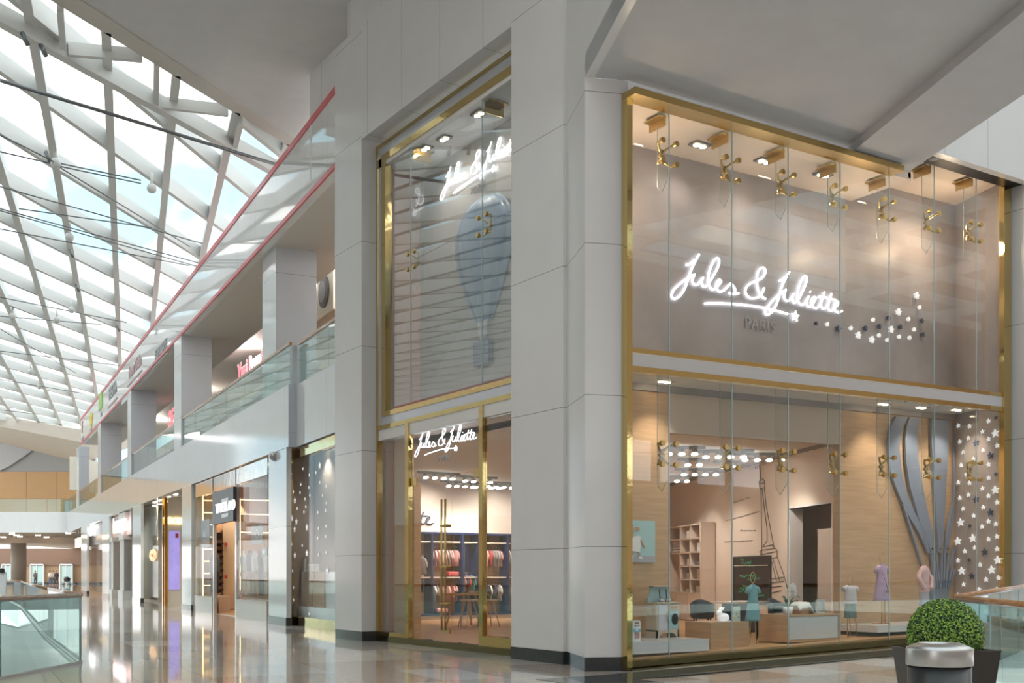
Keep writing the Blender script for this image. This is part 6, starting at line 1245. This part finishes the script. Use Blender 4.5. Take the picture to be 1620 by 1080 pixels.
# ---------------------------------------------------- right foreground: litter bin, planter with box ball
dB = 6.6; pb = ond(1486, 1000, dB); rB = 50.5 / F * dB; ztb = EYE - (1024 - HY) / F * dB
bn_ = thing('litter_bin', 'round black litter bin with a brushed steel rim at the right foreground', 'bin', (pb[0], pb[1], sl(pb[0])))
MB().lathe([(rB * .93, 0), (rB * .94, .02), (rB * .95, ztb - .10), (0, ztb - .10)], 48).build('body', mat('black_textured_bin', (.02, .021, .022), .32, spec=.6, bump=.05, nscale=120), bn_)
MB().lathe([(rB * .98, ztb - .105), (rB, ztb - .10), (rB, ztb - .012), (rB * .985, ztb), (rB * .62, ztb + .030), (rB * .56, ztb + .025), (rB * .55, ztb - .05), (rB * .9, ztb - .08)], 56, cap=False).build('steel_rim', BRSH, bn_)
MB().lathe([(rB * .52, ztb - .06), (0, ztb - .06)], 32).build('opening', BLACK, bn_)
dP = 9.2; pp_ = ond(1495, 1000, dP); wtp = 63.0 / F * dP; ztp_ = EYE - (1025 - HY) / F * dP
pl = thing('square_planter', 'tall dark brown tapered planter behind the litter bin', 'planter', (pp_[0], pp_[1], sl(pp_[0])), -math.atan2(BD[1], BD[0]) + .12)
m = MB(); rings = []
vs = []
for z, s in ((0, .72), (ztp_ - .02, .98), (ztp_, 1.0), (ztp_, .90), (ztp_ - .08, .88)):
    for i, j in ((-1, -1), (1, -1), (1, 1), (-1, 1)): vs.append((i * wtp * .96 * s, j * wtp * .96 * s, z))
m.add(vs, [(3, 2, 1, 0)] + [(k * 4 + j, k * 4 + (j + 1) % 4, k * 4 + 4 + (j + 1) % 4, k * 4 + 4 + j) for k in range(4) for j in range(4)] + [(16, 17, 18, 19)]); m.build('pot', mat('dark_brown_pot', (.04, .032, .027), .3, spec=.35), pl, bevel=.006)
Rr = 57.0 / F * dP; zc3 = EYE - (1004 - HY) / F * dP
bx = thing('boxwood_ball', 'clipped green box ball in the dark planter', 'plant', (pp_[0], pp_[1], 0)); core = MB().ball((0, 0, zc3), Rr * .93, 32); core.build('inner_growth', mat('box_dark', (.02, .045, .02), .9), bx)
MB().tube([(0, 0, .5), (0, 0, zc3)], .03, 8).build('trunk', mat('trunk_brown', (.16, .10, .06), .8), bx)
rg = random.Random(5); lm = {0: MB(), 1: MB(), 2: MB()}
for k in range(11000):
    z = rg.uniform(-1, 1); a = rg.uniform(0, 2 * PI); s = math.sqrt(1 - z * z); n = Vector((s * math.cos(a), s * math.sin(a), z)); R_ = Rr * rg.uniform(.93, 1.005)
    c_ = Vector((0, 0, zc3)) + n * R_; t = n.orthogonal().normalized(); t.rotate(Matrix.Rotation(rg.uniform(0, 2 * PI), 3, n)); b = n.cross(t); t2 = (t + n * rg.uniform(.2, 1.0)).normalized(); L_ = rg.uniform(.012, .019); w = L_ * .42
    q = rg.random(); i = 0 if q < .42 else (1 if q < .75 else 2)
    lm[i].add([tuple(c_ - t2 * L_ * .3), tuple(c_ + b * w + t2 * L_ * .3), tuple(c_ + t2 * L_), tuple(c_ - b * w + t2 * L_ * .3)], [(0, 1, 2, 3)])
allv = MB(); 
lf0 = MB(); nfs = []
for i in range(3): lf0.add(lm[i].v, lm[i].f); nfs += [i] * len(lm[i].f)
o = lf0.build('leaves', mat('leaf_bright', (.30, .46, .06), .45), bx, recalc=False); o.data.materials.append(mat('leaf_mid', (.13, .27, .04), .45)); o.data.materials.append(mat('leaf_deep', (.03, .09, .03), .5)); o.data.polygons.foreach_set('material_index', nfs)
tag(o, kind='stuff')

# ---------------------------------------------------- people far away
def person(lab, loc, rz, h, top, leg, hair=(.03, .02, .015), arm=0.0):
    r = thing('person', lab, 'person', loc, rz); s = h / 1.72
    V = [(0, 0, .95), (0, 0, 1.15), (0, 0, 1.38), (0, .0, 1.50), (0, -.01, 1.60), (0, -.01, 1.68), (.09, 0, .90), (.10, -.02, .50), (.10, .02, .08), (.10, -.10, .03), (-.09, 0, .90), (-.10, .04, .50), (-.10, .08, .08), (-.10, -.04, .03), (.18, 0, 1.38), (.24, .02, 1.10), (.22, -.10 - arm, .90), (-.18, 0, 1.38), (-.24, .02, 1.10), (-.22, -.08, .88), (.22, -.14 - arm, .84), (-.22, -.11, .81)]
    E = [(0, 1), (1, 2), (2, 3), (3, 4), (4, 5), (0, 6), (6, 7), (7, 8), (8, 9), (0, 10), (10, 11), (11, 12), (12, 13), (2, 14), (14, 15), (15, 16), (2, 17), (17, 18), (18, 19), (16, 20), (19, 21)]
    R = [.15, .13, .15, .055, .095, .09, .09, .06, .045, .04, .09, .06, .045, .04, .065, .045, .035, .065, .045, .035, .028, .028]
    me = bpy.data.meshes.new('body'); me.from_pydata([tuple(c_ * s for c_ in v) for v in V], E, []); o = bpy.data.objects.new('body', me); C.objects.link(o); o.parent = r
    sk = o.modifiers.new('skin', 'SKIN'); sk.use_smooth_shade = True
    for i, v in enumerate(me.skin_vertices[0].data): v.radius = (R[i] * s, R[i] * s * (.75 if i in (0, 1, 2) else 1)); v.use_root = (i == 0)
    o.modifiers.new('sub', 'SUBSURF').levels = 1; me.materials.append(mat('skin_tone', (.50, .32, .22), .6))
    MB().loft([(.88 * s, .17 * s, .12 * s), (1.1 * s, .16 * s, .115 * s), (1.3 * s, .20 * s, .125 * s), (1.43 * s, .17 * s, .10 * s), (1.48 * s, .07 * s, .07 * s)], 16).build('top', top, r)
    for k in (-1, 1):
        MB().tube([(k * .15 * s, 0, 1.42 * s), (k * .24 * s, .02 * s, 1.12 * s), (k * .23 * s, -.06 * s, .95 * s)], [.075 * s, .058 * s, .045 * s], 10).build('sleeve', top, r)
        q = -.02 if k > 0 else .04; MB().tube([(k * .085 * s, 0, .93 * s), (k * .10 * s, q * s, .5 * s), (k * .10 * s, (q + .04) * s, .07 * s)], [.105 * s, .078 * s, .06 * s], 12).build('trouser_leg', leg, r)
    MB().ball((0, .015 * s, 1.655 * s), .105 * s, 12, (1, 1.05, 1.05)).build('hair', mat('dark_hair', hair, .6), r); return r
for px, lb, top, leg in ((79.5, 'person in a white top and blue jeans standing in the far hall', mat('white_top', (.75, .74, .72), .8), mat('jeans', (.10, .14, .24), .8)), (89.5, 'person all in dark navy standing beside the lit far doorway', cT[4], cT[4]), (84.5, 'person in a pale shirt half hidden between two others', mat('pale_shirt', (.5, .47, .44), .8), cT[1]), (56, 'person in dark clothes seen in the left lit doorway', cT[1], cT[4])):
    p = ond(px, 925, 141); person(lb, (p[0], p[1], 0), .4, 1.85, top, leg)
p = ond(106, 925, 138); sr = thing('baby_stroller', 'dark baby stroller before the right lit doorway', 'stroller', (p[0], p[1], 0)); m = MB(); m.ball((0, 0, .75), .42, 14, (1, .8, .8)); m.build('hood', BLK, sr); MB().box((-.3, -.35, .45), (.3, .35, .62)).build('seat', cT[4], sr)
for i in (-1, 1):
    for j in (-1, 1): MB().tube([(i * .32, j * .35, .14), (i * .36, j * .35, .14)], .14, 16).build('wheel', BLK, sr); MB().tube([(i * .3, j * .35, .14), (i * .25, -j * .2, .6)], .02, 6).build('frame_bar', SILV, sr)
MB().tube([(-.25, .35, .5), (-.25, .6, 1.05), (.25, .6, 1.05), (.25, .35, .5)], .02, 8).build('push_handle', BLK, sr)
